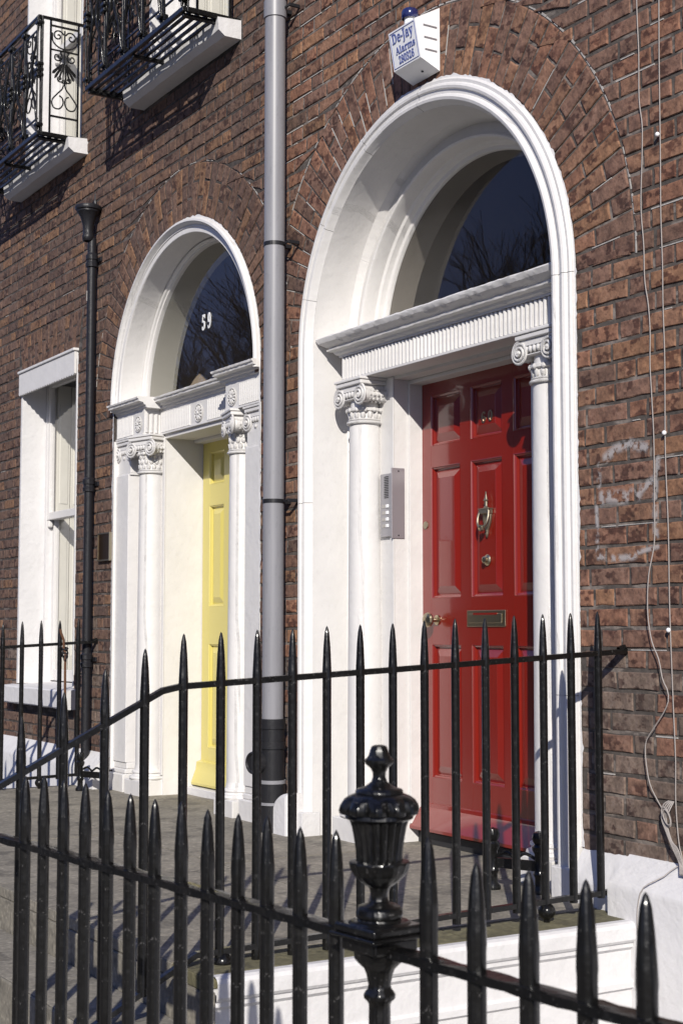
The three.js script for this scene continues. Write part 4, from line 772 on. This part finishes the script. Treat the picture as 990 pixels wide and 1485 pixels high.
function bootScraper(x, z, ry, label) {
  const t = thing('boot_scraper', label, 'boot scraper', [x, LAND, z], 'iron boot scrapers'); t.rotation.y = ry;
  const L = (g) => g.translate(x, LAND, z);
  for (const s of [-1, 1]) mesh('post', [L(lathe([[.030, 0], [.030, .015], [.018, .03], [.017, .06], [.024, .075], [.017, .09], [.017, .15], [.026, .165], [.028, .18], [.018, .19], [.024, .20], [.028, .215], [.022, .235], [0, .242]], s * .10, 0, 0, 12))], M.iron, t);
  mesh('blade', [L(B(-.09, .09, .085, .125, -.005, .005)), L(tube([V(-.09, .13, 0), V(-.04, .15, 0), V(0, .13, 0), V(.04, .15, 0), V(.09, .13, 0)], .007, 20, 5))], M.iron, t);
}
bootScraper(.80, .10, .45, 'black iron boot scraper by the red door column');
bootScraper(-3.45, .16, .45, 'black iron boot scraper by the yellow door pilaster');

// ---------------------------------------------------------------- trees of the square across the street (seen in the fanlights)
function bareTree(x, z, h, label, s0) {
  seed = s0; const t = thing('bare_tree', label, 'tree', [x, PAVE - .02, z], 'bare trees across the street'), tr = [], tw = [];
  const grow = (p, d, len, r, lv) => {
    const mid = p.clone().addScaledVector(d, len * .5).add(V(rr(-1, 1), rr(-.3, .6), rr(-1, 1)).multiplyScalar(len * .07)), e = p.clone().addScaledVector(d, len);
    const g = new THREE.TubeGeometry(new THREE.QuadraticBezierCurve3(p, mid, e), lv > 4 ? 1 : 3, Math.max(r, .006), lv < 2 ? 7 : lv > 4 ? 3 : 4); (lv < 2 ? tr : tw).push(g);
    if (lv >= 6) return;
    const n = lv === 0 ? 5 : lv < 5 ? 4 : 5;
    for (let i = 0; i < n; i++) { const q = d.clone().add(V(rr(-1, 1), rr(-.35, .55), rr(-1, 1)).multiplyScalar(.85)).normalize(); grow(p.clone().lerp(e, i ? rr(.45, 1) : 1), q, len * rr(.58, .78), r * .56, lv + 1); }
  };
  grow(V(x, PAVE - .1, z), V(rr(-.05, .05), 1, rr(-.05, .05)).normalize(), h * .34, h * .015, 0);
  mesh('trunk', tr, M.bark, t); mesh('crown', tw, M.bark, t);
}
bareTree(-27, 13.5, 11.5, 'dense bare tree in the square, seen in the fanlight numbered 59', 771);
bareTree(-22, 15.5, 12.2, 'tall bare tree in the square, mirrored in the fanlight over the red door', 523);
bareTree(-35, 16, 12, 'bare tree farther along the square', 902);

// evergreens behind the square's railings, dark in the gloss of the doors
const leafM = new THREE.MeshStandardMaterial({ color: C(.030, .042, .018), roughness: .7 });
function evergreen(x, z, h, w, label, s0) {
  seed = s0; const t = thing('evergreen_tree', label, 'tree', [x, PAVE - .02, z], 'evergreens across the street'), P = [], lobes = [];
  for (let k = 0; k < 9; k++) lobes.push([x + rr(-.6, .6) * w, PAVE + h * rr(.16, .8), z + rr(-.6, .6) * w, w * rr(.45, .75)]);
  for (let k = 0; k < 5200; k++) {
    const [a, b, c, r] = lobes[Math.floor(rnd() * 9)], d = V(rr(-1, 1), rr(-1, 1), rr(-1, 1)).normalize().multiplyScalar(r * Math.cbrt(rr(.3, 1))), p = V(a, b, c).add(V(d.x, d.y * .9, d.z)); if (p.y < PAVE) continue;
    const u = V(rr(-1, 1), rr(-1, 1), rr(-1, 1)).normalize().multiplyScalar(.26), v = V(rr(-1, 1), rr(-1, 1), rr(-1, 1)).normalize().multiplyScalar(.14);
    for (const q of [p.clone().add(u), p.clone().add(v), p.clone().sub(u), p.clone().sub(u), p.clone().sub(v), p.clone().add(u)]) P.push(q.x, q.y, q.z);
  }
  const g = new THREE.BufferGeometry(); g.setAttribute('position', new THREE.Float32BufferAttribute(P, 3)); g.computeVertexNormals();
  mesh('crown', [g], leafM, t); mesh('trunk', [cyl(w * .09, w * .05, h * .6, x, PAVE - .1, z, 8)], M.bark, t);
}
for (let k = 0; k < 13; k++) evergreen(-46 + k * 3.6, 18.5 + 1.2 * Math.sin(k * 2.4), [7.2, 8.2, 6.6, 7.8][k % 4], 2.4 + .3 * (k % 3), `${['low', 'tall', 'squat', 'broad'][k % 4]} dense evergreen tree of the square across the street`, 3000 + k);

renderer.render(scene, camera);
